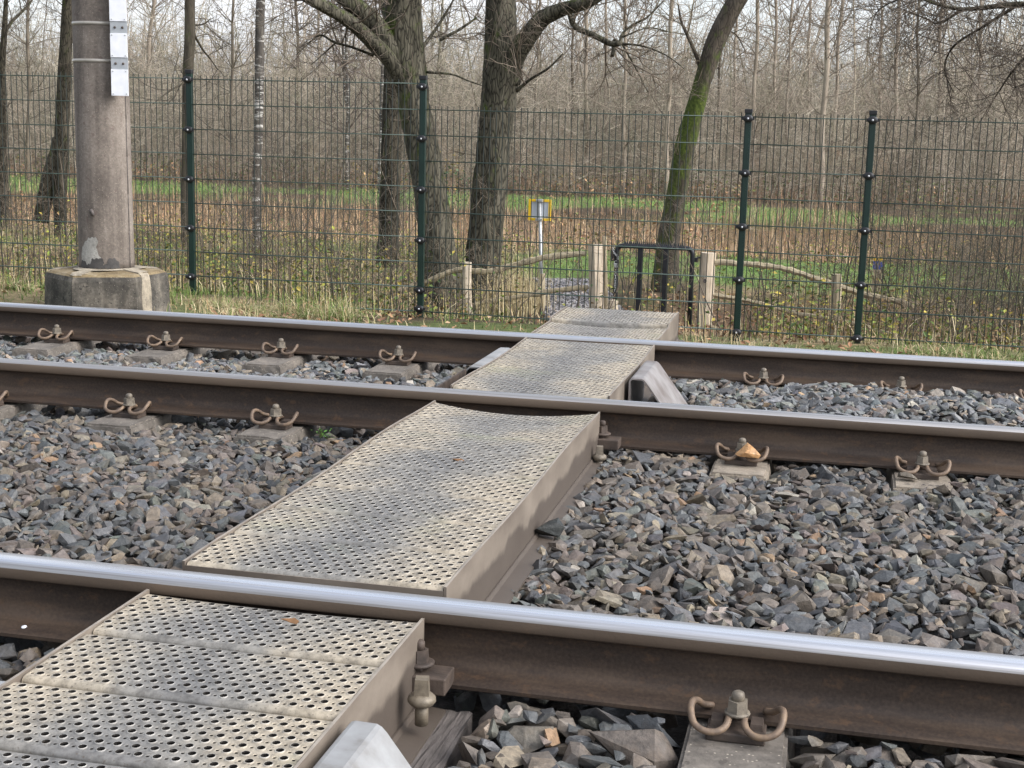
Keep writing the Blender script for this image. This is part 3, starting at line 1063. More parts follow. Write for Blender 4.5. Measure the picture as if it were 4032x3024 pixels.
# bent steel deflector plates beside the panels
def deflector(label, x, s_, y0, y1, z_top, mat, tall=.2):
    t = thing('deflector_plate', label, 'deflector', (x, (y0 + y1) / 2, -.2), 'steel deflectors beside the walkway')
    org = Vector(t.location)
    th = .006
    def prof(o):
        # vertical leg, rounded crown, short flat, long slope
        pts = [(0, z_top - tall)] + [(.016 * (1 - math.cos(a)), z_top - .016 + .016 * math.sin(a)) for a in (0, .5, 1.0, 1.5)] + [(.052, z_top - .001), (.06, z_top - .005), (.069, z_top - .014), (.2, z_top - tall * .93), (.21, z_top - tall)]
        out = []
        P = np.array(pts)
        T = np.gradient(P, axis=0); T /= np.linalg.norm(T, axis=1)[:, None]
        Nn = np.column_stack([T[:, 1], -T[:, 0]])
        return P + Nn * o
    a, b = prof(0), prof(th)
    poly = np.concatenate([a, b[::-1]])
    poly[:, 0] = x + s_ * poly[:, 0]
    mb = MB()
    extrude(mb, poly[::(-1 if s_ > 0 else 1)], 'y', y0, y1)
    p = mb.obj('bent_plate', mat, t, -org)
    mb = MB()
    q = np.array([(.03, -.16), (.036, -.16), (.1, -.1), (.15, -.155), (.156, -.155), (.1, -.094)])
    q = np.column_stack([x + s_ * q[:, 0], z_top + q[:, 1]])
    extrude(mb, q[::s_], 'y', y0 + .02, y1 - .02)
    mb.obj('inner_brace', 'zinc', t, -org)
    return t


deflector('pale grey stained steel deflector beside the nearest walkway panel, bottom edge', -.727, 1, 1.62, 2.045, -.03, 'zinc')
deflector('pale steel deflector at the left edge beside the nearest walkway panel', -1.36, -1, 1.6, 2.06, -.045, 'zinc')
deflector('grey steel deflector with dark open end, right of the panel between the far rails', -.722, 1, 5.3, 5.755, -.004, 'zinc_dirty')
deflector('steel deflector left of the panel between the far rails, mostly hidden', -1.36, -1, 5.47, 6.02, -.028, 'zinc')
mb = MB()
extrude(mb, [(-1.428, -.034), (-1.42, -.034), (-1.42, -.2), (-1.378, -.2), (-1.378, -.206), (-1.428, -.206)][::-1], 'y', 4.985, 5.44)
tag(mb.obj('angle_iron', 'dark_steel'), 'dark rusty angle iron along the left of the panel between the far rails', 'angle iron')

# ------------------------------------------------------------------ ballast
def stone_shape(seed, round_=False):
    r = np.random.default_rng(seed)
    n = 28 if round_ else r.integers(11, 17)
    p = r.normal(0, 1, (n, 3))
    p /= np.linalg.norm(p, axis=1)[:, None]
    if not round_:
        p = np.sign(p) * np.abs(p) ** .75 * r.uniform(.84, 1.14, (n, 1))
        p = np.clip(p, -1, 1) * np.array([1, 1, .92])
    bm = bmesh.new()
    for q in p:
        bm.verts.new(q)
    res = bmesh.ops.convex_hull(bm, input=bm.verts[:])
    bmesh.ops.delete(bm, geom=list({g for g in res['geom_interior'] if isinstance(g, bmesh.types.BMVert)}), context='VERTS')
    bmesh.ops.triangulate(bm, faces=bm.faces[:])
    bm.verts.index_update()
    v = np.array([x.co[:] for x in bm.verts]); f = np.array([[x.index for x in f.verts] for f in bm.faces])
    bm.free()
    return v - v.mean(0), f


SHAPES = [stone_shape(100 + i, i % 12 == 0) for i in range(60)]
PAL = np.array([(.078, .085, .092), (.048, .053, .058), (.112, .118, .122), (.12, .1, .082), (.165, .135, .1), (.1, .08, .064), (.21, .17, .12), (.14, .112, .096), (.25, .155, .085), (.28, .25, .21), (.1, .11, .096)])
PAL = PAL * .78 + np.array([.105, .098, .09]) * .22
PW = np.array([.18, .12, .12, .18, .1, .12, .05, .06, .02, .02, .045]); PW /= PW.sum()
PALB = PW * np.array([1.5, .9, 2.0, .5, .4, .5, .4, .4, .7, 1, 2.5]); PALB /= PALB.sum()
CLASSES = np.array(['blue grey', 'dark grey', 'grey', 'brown grey', 'tan', 'brown', 'tan', 'pinkish brown', 'orange', 'pale', 'green grey'])

GR = .009
BX0, BX1, BY0, BY1 = -6.0, 2.1, 1.75, 7.7
nxg, nyg = int((BX1 - BX0) / GR), int((BY1 - BY0) / GR)
gx = BX0 + (np.arange(nxg) + .5) * GR
gy = BY0 + (np.arange(nyg) + .5) * GR
XX, YY = np.meshgrid(gx, gy, indexing='ij')
T = np.full(XX.shape, -.2)
vn = vnoise(XX, YY, 3.1, 11) - .5
between = (YY > R1) & (YY < R2)
T = np.where(between & (XX > -.7), -.186 + .012 * smooth(3.0, 3.8, YY), T)
T = np.where(between & (XX < -1.3), -.184 - .022 * smooth(4.25, 4.6, YY), T)
inn = (YY > R2) & (YY < R3)
T = np.where(inn & (XX < -1.3), -.206 + .01 * smooth(6.0, 5.2, YY), T)
T = np.where(inn & (XX > -.7), -.165 + .04 * np.exp(-((YY - 5.75) / .28) ** 2) * smooth(-.4, .1, XX) + .028 * smooth(-.2, .3, XX) * smooth(5.9, 6.15, YY), T)
T = np.where(YY < R1 - .07, -.176 - .03 * smooth(-1.3, -1.5, XX), T)
T = np.where(YY > R3 + .1, np.interp(YY, [6.4, 6.8, 7.3, 7.7], [-.21, -.22, -.33, -.42]), T)
T = T + vn * .022
allow = np.ones(XX.shape, bool)
def block(x0, x1, y0, y1):
    allow[(XX > x0) & (XX < x1) & (YY > y0) & (YY < y1)] = False
for ry in (R1, R2, R3):
    near = np.abs(YY - ry) < .092
    T = np.where(near, np.minimum(T, -.178), T)
    block(-99, 99, ry - .045, ry + .045)
block(WX0 - .035, WX1 + .028, 0, 7.4)
block(-.74, -.59, 1.9, 2.56)
block(-1.47, -1.36, 4.93, 5.45)
block(-1.56, -1.36, 5.45, 6.05)
block(-.74, -.5, 5.28, 5.78)
block(-.74, -.5, 1.5, 2.08)
block(-1.58, -1.36, 1.5, 2.08)
for x in (-3.766, -3.166, -2.556, -1.958, -.2375, .3625, .945):
    block(x - .112, x + .112, R2 - .28, R2 + (.15 if x > -.5 else .42))
    if x < 0 and x > -.5 or x > 0:
        block(x - .09, x + .09, R3 - .15, R3 + .3)
    else:
        block(x - .122, x + .122, R3 - .37, R3 + .3)
block(-.106 - .125, -.106 + .125, 1.2, R1 + .28)
Hg = T - .115
lo_x, hi_x = in_view(gy, .45)
stones = []
rs = np.random.default_rng(21)
for ps, (sp, m_) in enumerate(((.049, 1.15), (.047, 1.02), (.044, .95), (.041, .88), (.037, .78), (.031, .62))):
    cx = np.arange(BX0 + .05, BX1 - .05, sp); cy = np.arange(BY0 + .05, BY1 - .05, sp)
    CX, CY = np.meshgrid(cx, cy)
    CX = (CX + rs.uniform(-.5, .5, CX.shape) * sp).ravel(); CY = (CY + rs.uniform(-.5, .5, CY.shape) * sp).ravel()
    l, h = in_view(CY, .85)
    k = (CX > l) & (CX < h)
    CX, CY = CX[k], CY[k]
    o = rs.permutation(len(CX))
    CX, CY = CX[o], CY[o]
    S = np.clip(rs.lognormal(math.log(.0355 * m_), .34, len(CX)), .013, .066) * np.where(CY < R1, 1.35, 1.0)
    B = S * rs.uniform(.5, .85, len(CX)); Cc = S * rs.uniform(.28, .6, len(CX))
    IX = ((CX - BX0) / GR).astype(int); IY = ((CY - BY0) / GR).astype(int)
    for x, y, a, b, c, ix, iy in zip(CX, CY, S, B, Cc, IX, IY):
        if not allow[ix, iy]:
            continue
        k = max(1, int(b / GR))
        i0, i1, j0, j1 = max(ix - k, 0), ix + k + 1, max(iy - k, 0), iy + k + 1
        pa = Hg[i0:i1, j0:j1]
        q_ = max(1, k // 2)
        if not allow[max(ix - q_, 0):ix + q_ + 1, max(iy - q_, 0):iy + q_ + 1].all():
            continue
        h = pa.mean() * .6 + pa.max() * .4
        z = h + c * .42
        if z + c * .72 > T[ix, iy] + .016:
            continue
        gxs = (pa[-1].mean() - pa[0].mean()) / (2 * k * GR); gys = (pa[:, -1].mean() - pa[:, 0].mean()) / (2 * k * GR)
        stones.append((x, y, z, a, b, c, gxs, gys))
        np.maximum(pa, z + c * .6, out=pa)
ST = np.array(stones)
# stones wholly buried under others are dropped
_ix = ((ST[:, 0] - BX0) / GR).astype(int); _iy = ((ST[:, 1] - BY0) / GR).astype(int)
_h = np.min([Hg[np.clip(_ix + dx, 0, nxg - 1), np.clip(_iy + dy, 0, nyg - 1)] for dx in (-2, 0, 2) for dy in (-2, 0, 2)], axis=0)
ST = ST[ST[:, 2] + ST[:, 5] * .8 > _h - .008]
nS = len(ST)
print('stones', nS)
# orientation: mostly lying flat on the slope below, with some tipped up
nrm_ = np.column_stack([-ST[:, 6] * .6 + rs.normal(0, .3, nS), -ST[:, 7] * .6 + rs.normal(0, .3, nS), np.ones(nS)])
tip = rs.random(nS) < .12
nrm_[tip, :2] += rs.normal(0, .8, (tip.sum(), 2))
nrm_ /= np.linalg.norm(nrm_, axis=1)[:, None]
ang = rs.uniform(0, 2 * PI, nS)
ux = np.column_stack([np.cos(ang), np.sin(ang), np.zeros(nS)])
ux -= nrm_ * (ux * nrm_).sum(1)[:, None]; ux /= np.linalg.norm(ux, axis=1)[:, None]
uy = np.cross(nrm_, ux)
ROT = np.stack([ux, uy, nrm_], 2)
SCL = ST[:, 3:6]
far_bed = (ST[:, 1] > R2) & (ST[:, 1] < R3)
cls = np.where(far_bed, rs.choice(len(PAL), nS, p=PALB), rs.choice(len(PAL), nS, p=PW))
colr = PAL[cls] * rs.uniform(.74, 1.24, (nS, 1)) * (1 + rs.normal(0, .02, (nS, 3)))
colr *= np.where(far_bed, 1.4, .98)[:, None]
var = rs.integers(0, len(SHAPES), nS)
# apparent size decides which 300 are single things
cam_p = np.array(CAM_LOC)
CRn = np.array(CR)
rel = (ST[:, :3] - cam_p) @ CRn
dep = -rel[:, 2]
pu = rel[:, 0] / dep * 48.364 / 36; pv = rel[:, 1] / dep * 48.364 / 36
inside = (np.abs(pu) < .49) & (np.abs(pv) < .365) & (ST[:, 2] + ST[:, 5] > T[((ST[:, 0] - BX0) / GR).astype(int), ((ST[:, 1] - BY0) / GR).astype(int)] - .012)
app = np.where(inside, ST[:, 3] / dep, 0)
single = np.zeros(nS, bool)
single[np.argsort(-app)[:292]] = True
mb = MB()
for k, (sv, sf) in enumerate(SHAPES):
    w = np.where((var == k) & ~single)[0]
    if not len(w):
        continue
    V = np.einsum('nij,nkj->nki', ROT[w], sv[None] * SCL[w][:, None]) + ST[w][:, None, :3]
    Fc = sf[None] + (np.arange(len(w)) * len(sv))[:, None, None]
    mb.add(V.reshape(-1, 3), Fc.reshape(-1, 3), 0, False, col=np.repeat(colr[w], len(sv), 0))
tag(mb.obj('ballast', 'stone'), 'loose mass of broken grey and brown ballast stones', kind='stuff')


def one_stone(i_shape, rot, scl, pos, col, mat='stone'):
    sv, sf = SHAPES[i_shape]
    mb = MB()
    mb.add((rot @ (sv * scl).T).T, sf, 0, False, col=np.tile(col, (len(sv), 1)))
    return mb.obj('ballast_stone', mat, None, pos)


for i in np.where(single)[0]:
    o = one_stone(var[i], ROT[i], SCL[i], ST[i, :3], colr[i])
    y = ST[i, 1]; x = ST[i, 0]
    c_ = CLASSES[cls[i]]
    if y < R1:
        where = 'in front of the nearest rail' + (', right of the walkway' if x > -1 else ', left of the walkway')
    elif y < R2:
        where = 'between the nearest and middle rails, ' + ('right' if x > -1 else 'left') + ' of the walkway'
    else:
        where = 'between the two far rails'
    tag(o, f'{c_} angular ballast stone {where}', 'stone', f'{c_} ballast stones {where}')

npz = 2600
k_ = rs.uniform(0, len(pp) - 1.001, npz); ki = k_.astype(int); kf = (k_ - ki)[:, None]
cen = pp[ki] * (1 - kf) + pp[ki + 1] * kf + nrm[ki] * (wd[ki] * rs.uniform(-1.05, 1.05, npz))[:, None]
mb = MB()
for k in range(0, 60, 4):
    w = np.where(np.arange(npz) % 15 == k // 4)[0]
    sv, sf = SHAPES[k]
    ca, sa = np.cos(w * 2.1), np.sin(w * 2.1)
    sc_ = rs.uniform(.012, .03, len(w))
    V = sv[None] * np.stack([sc_, sc_ * .8, sc_ * .5], 1)[:, None]
    V = np.stack([V[..., 0] * ca[:, None] - V[..., 1] * sa[:, None], V[..., 0] * sa[:, None] + V[..., 1] * ca[:, None], V[..., 2]], -1)
    V += np.column_stack([cen[w], ground_z(cen[w][:, 0], cen[w][:, 1]) + .034])[:, None]
    cc_ = np.array([(.16, .155, .16), (.25, .24, .25), (.1, .097, .1), (.33, .31, .3)])[rs.integers(0, 4, len(w))] * rs.uniform(.8, 1.2, (len(w), 1))
    mb.add(V.reshape(-1, 3), (sf[None] + (np.arange(len(w)) * len(sv))[:, None, None]).reshape(-1, 3), 0, False, col=np.repeat(cc_, len(sv), 0))
tag(mb.obj('path_gravel', 'stone'), 'grey gravel on the path left of the gate', kind='stuff')

# stones that lie apart on steel and concrete
def lone(seed, pos, scl, col, label, rz=0., tilt=0.):
    R = np.array(Euler((tilt, 0, rz)).to_matrix())
    o = one_stone(seed, R, np.array(scl), pos, np.array(col))
    tag(o, label, 'stone')
    return o


lone(3, (-.212, 4.655, -.118), (.045, .03, .024), (.45, .25, .11), 'orange stone resting against the rail clip right of the walkway', .2, .3)
lone(7, (.315, 4.63, -.152), (.034, .024, .018), (.13, .11, .085), 'small brown stone on the stamped sleeper beside its clip', .1)
lone(11, (-.705, 3.64, -.148), (.05, .034, .03), (.022, .025, .024), 'black coal-like lump on the foot of the longest walkway panel', .3)
lone(14, (-.6, 3.35, -.17), (.042, .03, .02), (.12, .115, .11), 'flat grey stone leaning on the foot of the longest walkway panel', .6, .3)

# low green weed by the sleeper end
wd_ = thing('weed', 'small green weed in the ballast beside the sleeper left of the walkway', 'weed', (-1.76, 4.66, -.188))
mb = MB(); ms = MB()
for k in range(46):
    a = rs.uniform(0, 2 * PI); d = abs(rs.normal(0, .028)); h = rs.uniform(.005, .035)
    c = np.array([d * math.cos(a), d * math.sin(a), h]); s_ = rs.uniform(.004, .008)
    u = np.array([math.cos(a), math.sin(a), rs.uniform(-.3, .5)]); w = np.array([-math.sin(a), math.cos(a), rs.uniform(-.3, .3)])
    mb.add(np.array([c - u * s_, c + w * s_ * .6 + [0, 0, .001], c + u * s_, c - w * s_ * .6]), np.array([[0, 1, 2, 3]]), col=np.array([.07, .16, .03]) * rs.uniform(.7, 1.4))
    if k % 3 == 0:
        tube(ms, [(0, 0, -.01), c * .6, c], [.0012, .001, .0008], 3, col=(.08, .1, .03))
mb.obj('leaves', 'leafy', wd_)['kind'] = 'stuff'
ms.obj('stems', 'stem', wd_)
for x, y, z, lab in ((-1.02, 3.83, -.022, 'dead brown leaf lying on the middle of the longest walkway panel'), (-.98, 2.42, -.018, 'crumpled dead leaf on the nearest walkway panel near the rail')):
    mb = MB()
    an = np.linspace(0, 2 * PI, 11)[:-1]
    rr = .016 * (1 + .35 * np.cos(an * 3 + 1)); zz = .004 * np.sin(an * 2)
    v = np.column_stack([rr * np.cos(an), rr * .6 * np.sin(an), zz + .003])
    v2 = v - [0, 0, .001]
    n = len(an)
    mb.add(np.concatenate([v, v2]), [np.arange(n), np.arange(n)[::-1] + n, np.stack([np.arange(n), np.arange(n) + n, (np.arange(n) + 1) % n + n, (np.arange(n) + 1) % n], 1)], col=(.16, .085, .04))
    tag(mb.obj('dead_leaf', 'leafy', None, (x, y, z)), lab, 'leaf')

# measured outlines of trunks, limbs and woodwork: (x, y, z, radius) in metres
TREES = {'left': {'trunk': [(-14.995, 23.0, -1.157, 0.1447), (-14.98, 23.0, -0.847, 0.1248), (-14.917, 23.0, 0.899, 0.0807), (-14.875, 23.0, 1.797, 0.0614), (-14.798, 23.0, 2.431, 0.0514), (-14.733, 23.0, 3.025, 0.0374), (-14.683, 23.0, 3.509, 0.0279)], 'branches': [[(-14.798, 23.0, 2.431, 0.0327), (-14.788, 23.25, 2.662, 0.0284), (-14.689, 23.5, 2.898, 0.0236), (-14.675, 23.75, 3.095, 0.0191), (-14.613, 24.0, 3.454, 0.0144)]]},
 'twin': {'trunk': [(-13.203, 22.0, -1.183, 0.1267), (-13.191, 22.0, -0.856, 0.1131), (-13.194, 22.0, -0.451, 0.1177), (-13.118, 22.0, 0.586, 0.1246), (-13.011, 22.0, 1.779, 0.115), (-12.915, 22.0, 2.939, 0.0875), (-12.858, 22.0, 3.549, 0.0696)], 'branches': [[(-13.154, 22.0, 0.586, 0.1074), (-13.266, 22.0, 0.231, 0.1208), (-13.379, 22.0, -0.11, 0.1357), (-13.483, 22.0, -0.461, 0.1312), (-13.581, 22.0, -0.855, 0.1365)],
 [(-13.011, 22.0, 1.779, 0.0442), (-12.977, 22.167, 2.49, 0.0398), (-12.995, 22.333, 2.97, 0.0354), (-13.054, 22.5, 3.298, 0.0265)]]},
 'grey': {'trunk': [(-10.315, 21.0, -1.066, 0.0907), (-10.303, 21.0, -0.836, 0.0789), (-10.286, 21.0, 0.019, 0.0779), (-10.223, 21.0, 1.613, 0.0851), (-10.179, 21.0, 2.239, 0.0885), (-10.167, 21.0, 2.858, 0.084), (-10.141, 21.0, 3.428, 0.0676)], 'branches': [[(-10.159, 21.0, 2.427, 0.02), (-10.154, 21.2, 2.26, 0.0202), (-10.13, 21.4, 2.09, 0.0163), (-10.103, 21.6, 1.968, 0.0124), (-10.074, 21.8, 1.813, 0.0083)],
 [(-10.24, 21.0, 1.591, 0.0162), (-10.304, 20.733, 1.485, 0.016), (-10.373, 20.467, 1.353, 0.0119), (-10.439, 20.2, 1.201, 0.0079)],
 [(-10.167, 21.0, 2.463, 0.0121), (-10.028, 21.2, 2.501, 0.0121), (-9.999, 21.4, 2.605, 0.0081)]]},
 'birch': {'trunk': [(-9.046, 21.0, -1.087, 0.0891), (-9.051, 21.0, -0.74, 0.0765), (-9.044, 21.0, 0.059, 0.072), (-9.003, 21.0, 1.009, 0.0711), (-8.977, 21.0, 2.252, 0.0746), (-8.956, 21.0, 2.864, 0.0741), (-8.928, 21.0, 3.427, 0.0585)], 'branches': []},
 'oak_limbs': {'trunk': [(-4.06, 14.6, -1.322, 0.3312), (-4.085, 14.6, -1.09, 0.2782), (-4.108, 14.6, -0.689, 0.2332), (-4.167, 14.6, -0.349, 0.2067), (-4.232, 14.6, 0.099, 0.1785), (-4.363, 14.6, 0.765, 0.1785), (-4.452, 14.6, 1.144, 0.168), (-4.486, 14.6, 1.414, 0.1716), (-4.537, 14.6, 1.706, 0.1872), (-4.583, 14.6, 2.069, 0.1924), (-4.597, 14.6, 2.382, 0.1976), (-4.611, 14.6, 2.716, 0.1699)], 'branches': [[(-4.533, 14.6, 1.388, 0.1196), (-4.609, 14.517, 1.676, 0.1133), (-4.772, 14.433, 1.93, 0.1014), (-4.926, 14.35, 2.113, 0.0927), (-5.11, 14.267, 2.252, 0.0876), (-5.333, 14.183, 2.432, 0.0772), (-5.61, 14.1, 2.564, 0.0618)],
 [(-4.511, 14.6, 1.291, 0.105), (-4.639, 14.433, 1.599, 0.0876), (-4.855, 14.267, 1.85, 0.0773), (-5.003, 14.1, 2.007, 0.0714), (-5.167, 13.933, 2.119, 0.0656), (-5.312, 13.767, 2.205, 0.0606), (-5.512, 13.6, 2.334, 0.05)],
 [(-4.92, 14.6, 1.701, 0.0159), (-5.111, 14.48, 1.775, 0.0131), (-5.283, 14.36, 1.823, 0.0131), (-5.401, 14.24, 1.886, 0.0105), (-5.516, 14.12, 1.762, 0.0078), (-5.573, 14.0, 1.668, 0.0052)],
 [(-4.407, 14.6, 1.756, 0.0232), (-4.342, 14.725, 1.886, 0.0182), (-4.251, 14.85, 2.072, 0.0158), (-4.149, 14.975, 2.303, 0.0105), (-4.117, 15.1, 2.457, 0.0079)],
 [(-4.176, 14.6, 1.87, 0.0154), (-3.961, 14.65, 1.996, 0.0153), (-3.798, 14.7, 2.117, 0.0102)],
 [(-4.321, 14.6, 1.534, 0.013), (-4.05, 14.667, 1.517, 0.0104), (-3.896, 14.733, 1.458, 0.0078), (-3.746, 14.8, 1.409, 0.0052)],
 [(-5.329, 14.6, 1.853, 0.0107), (-5.395, 14.35, 1.705, 0.0079), (-5.446, 14.1, 1.57, 0.0052)],
 [(-4.723, 14.6, 2.034, 0.0676), (-4.902, 14.9, 2.263, 0.0583), (-5.068, 15.2, 2.54, 0.0486)]]},
 'oak_behind': {'trunk': [(-6.165, 19.0, -0.771, 0.161), (-6.153, 19.0, -0.604, 0.147), (-6.143, 19.0, -0.179, 0.146), (-6.124, 19.0, 0.699, 0.1449), (-6.12, 19.0, 1.704, 0.1302), (-6.113, 19.0, 2.439, 0.1013), (-6.106, 19.0, 3.064, 0.081)], 'branches': []},
 'oak_fork': {'trunk': [(-3.711, 14.9, -1.343, 0.3186), (-3.714, 14.9, -1.212, 0.2646), (-3.719, 14.9, -0.95, 0.2226), (-3.717, 14.9, -0.585, 0.2033), (-3.695, 14.9, -0.126, 0.1908), (-3.663, 14.9, 0.329, 0.1864), (-3.626, 14.9, 0.784, 0.1872), (-3.585, 14.9, 1.228, 0.1924), (-3.562, 14.9, 1.559, 0.1957), (-3.565, 14.9, 1.887, 0.1802), (-3.585, 14.9, 2.318, 0.1606), (-3.6, 14.9, 2.702, 0.1428)], 'branches': [[(-3.497, 14.9, 1.467, 0.1287), (-3.415, 14.829, 1.709, 0.1173), (-3.267, 14.757, 1.9, 0.101), (-3.076, 14.686, 2.111, 0.0891), (-2.822, 14.614, 2.211, 0.0735), (-2.59, 14.543, 2.257, 0.0606), (-2.37, 14.471, 2.376, 0.0485), (-2.127, 14.4, 2.551, 0.038)],
 [(-2.842, 14.9, 2.226, 0.035), (-2.815, 14.82, 2.186, 0.0322), (-2.731, 14.74, 2.033, 0.0325), (-2.516, 14.66, 1.944, 0.0318), (-2.323, 14.58, 1.856, 0.0291), (-2.214, 14.5, 1.852, 0.0291)],
 [(-2.275, 14.9, 1.877, 0.0223), (-2.248, 14.925, 1.989, 0.0149), (-2.137, 14.95, 2.082, 0.0124), (-2.0, 14.975, 2.161, 0.0098), (-1.834, 15.0, 2.335, 0.0073)],
 [(-2.321, 14.9, 1.905, 0.03), (-2.329, 14.85, 1.82, 0.0245), (-2.334, 14.8, 1.741, 0.0223)],
 [(-2.275, 14.9, 1.877, 0.0124), (-2.017, 14.867, 1.849, 0.0098), (-1.764, 14.833, 1.755, 0.0073), (-1.559, 14.8, 1.614, 0.0048)],
 [(-3.386, 14.9, 1.365, 0.0206), (-3.219, 14.8, 1.482, 0.0153), (-2.999, 14.7, 1.602, 0.0125), (-2.829, 14.6, 1.747, 0.0074)],
 [(-2.26, 14.9, 1.886, 0.0099), (-2.086, 14.9, 1.611, 0.0074), (-1.952, 14.9, 1.372, 0.0049)],
 [(-2.248, 14.9, 1.944, 0.0099), (-1.994, 15.0, 2.049, 0.0074), (-1.757, 15.1, 2.011, 0.0049)]]},
 'mossy': {'trunk': [(-2.024, 18.0, -1.154, 0.1996), (-2.026, 18.0, -0.971, 0.1815), (-2.023, 18.0, -0.788, 0.1634), (-2.011, 18.0, -0.382, 0.1452), (-1.951, 18.0, 0.022, 0.135), (-1.898, 18.0, 0.422, 0.1279), (-1.84, 18.0, 0.818, 0.1309), (-1.752, 18.0, 1.212, 0.118), (-1.665, 18.0, 1.601, 0.1111), (-1.568, 18.0, 1.981, 0.1228), (-1.476, 18.0, 2.238, 0.1236), (-1.352, 18.0, 2.505, 0.115), (-1.215, 18.0, 2.73, 0.1092), (-1.036, 18.0, 3.009, 0.096)], 'branches': [[(-1.704, 18.0, 1.79, 0.0263), (-1.76, 17.96, 1.931, 0.0263), (-1.828, 17.92, 2.076, 0.0234), (-1.894, 17.88, 2.209, 0.0203), (-1.96, 17.84, 2.346, 0.0145), (-2.0, 17.8, 2.54, 0.0087)],
 [(-1.455, 18.0, 2.267, 0.0116), (-1.284, 18.1, 2.202, 0.0086), (-1.164, 18.2, 2.009, 0.0058)]]},
 'overhang': {'trunk': [(3.801, 16.0, -0.633, 0.207), (3.728, 16.0, 0.059, 0.1774), (3.603, 16.0, 1.031, 0.162), (3.435, 16.0, 1.982, 0.1485), (3.312, 16.0, 2.731, 0.135)], 'branches': [[(3.468, 16.0, 1.888, 0.0756), (2.994, 15.917, 2.161, 0.054), (2.417, 15.833, 2.338, 0.041), (1.805, 15.75, 2.374, 0.0322), (1.244, 15.667, 2.317, 0.0209), (0.905, 15.583, 2.378, 0.0139), (0.778, 15.5, 2.44, 0.0093)],
 [(1.834, 16.0, 2.397, 0.0186), (1.483, 16.075, 2.159, 0.0144), (1.217, 16.15, 1.966, 0.0121), (1.145, 16.225, 1.722, 0.0073), (1.268, 16.3, 1.476, 0.0049)],
 [(2.442, 16.0, 2.353, 0.0207), (2.11, 16.067, 2.02, 0.0165), (1.861, 16.133, 1.728, 0.0119), (1.701, 16.2, 1.431, 0.0073)],
 [(1.27, 16.0, 2.346, 0.0142), (1.042, 16.0, 2.199, 0.012), (0.894, 16.0, 2.246, 0.0072), (0.644, 16.0, 2.342, 0.0048)],
 [(3.009, 16.0, 2.167, 0.0228), (2.471, 15.9, 1.87, 0.0161), (2.063, 15.8, 1.62, 0.0116), (1.827, 15.7, 1.516, 0.007)],
 [(1.075, 16.0, 2.393, 0.012), (0.685, 16.033, 2.467, 0.0097), (0.402, 16.067, 2.346, 0.0073), (0.318, 16.1, 2.151, 0.0049)]]}}
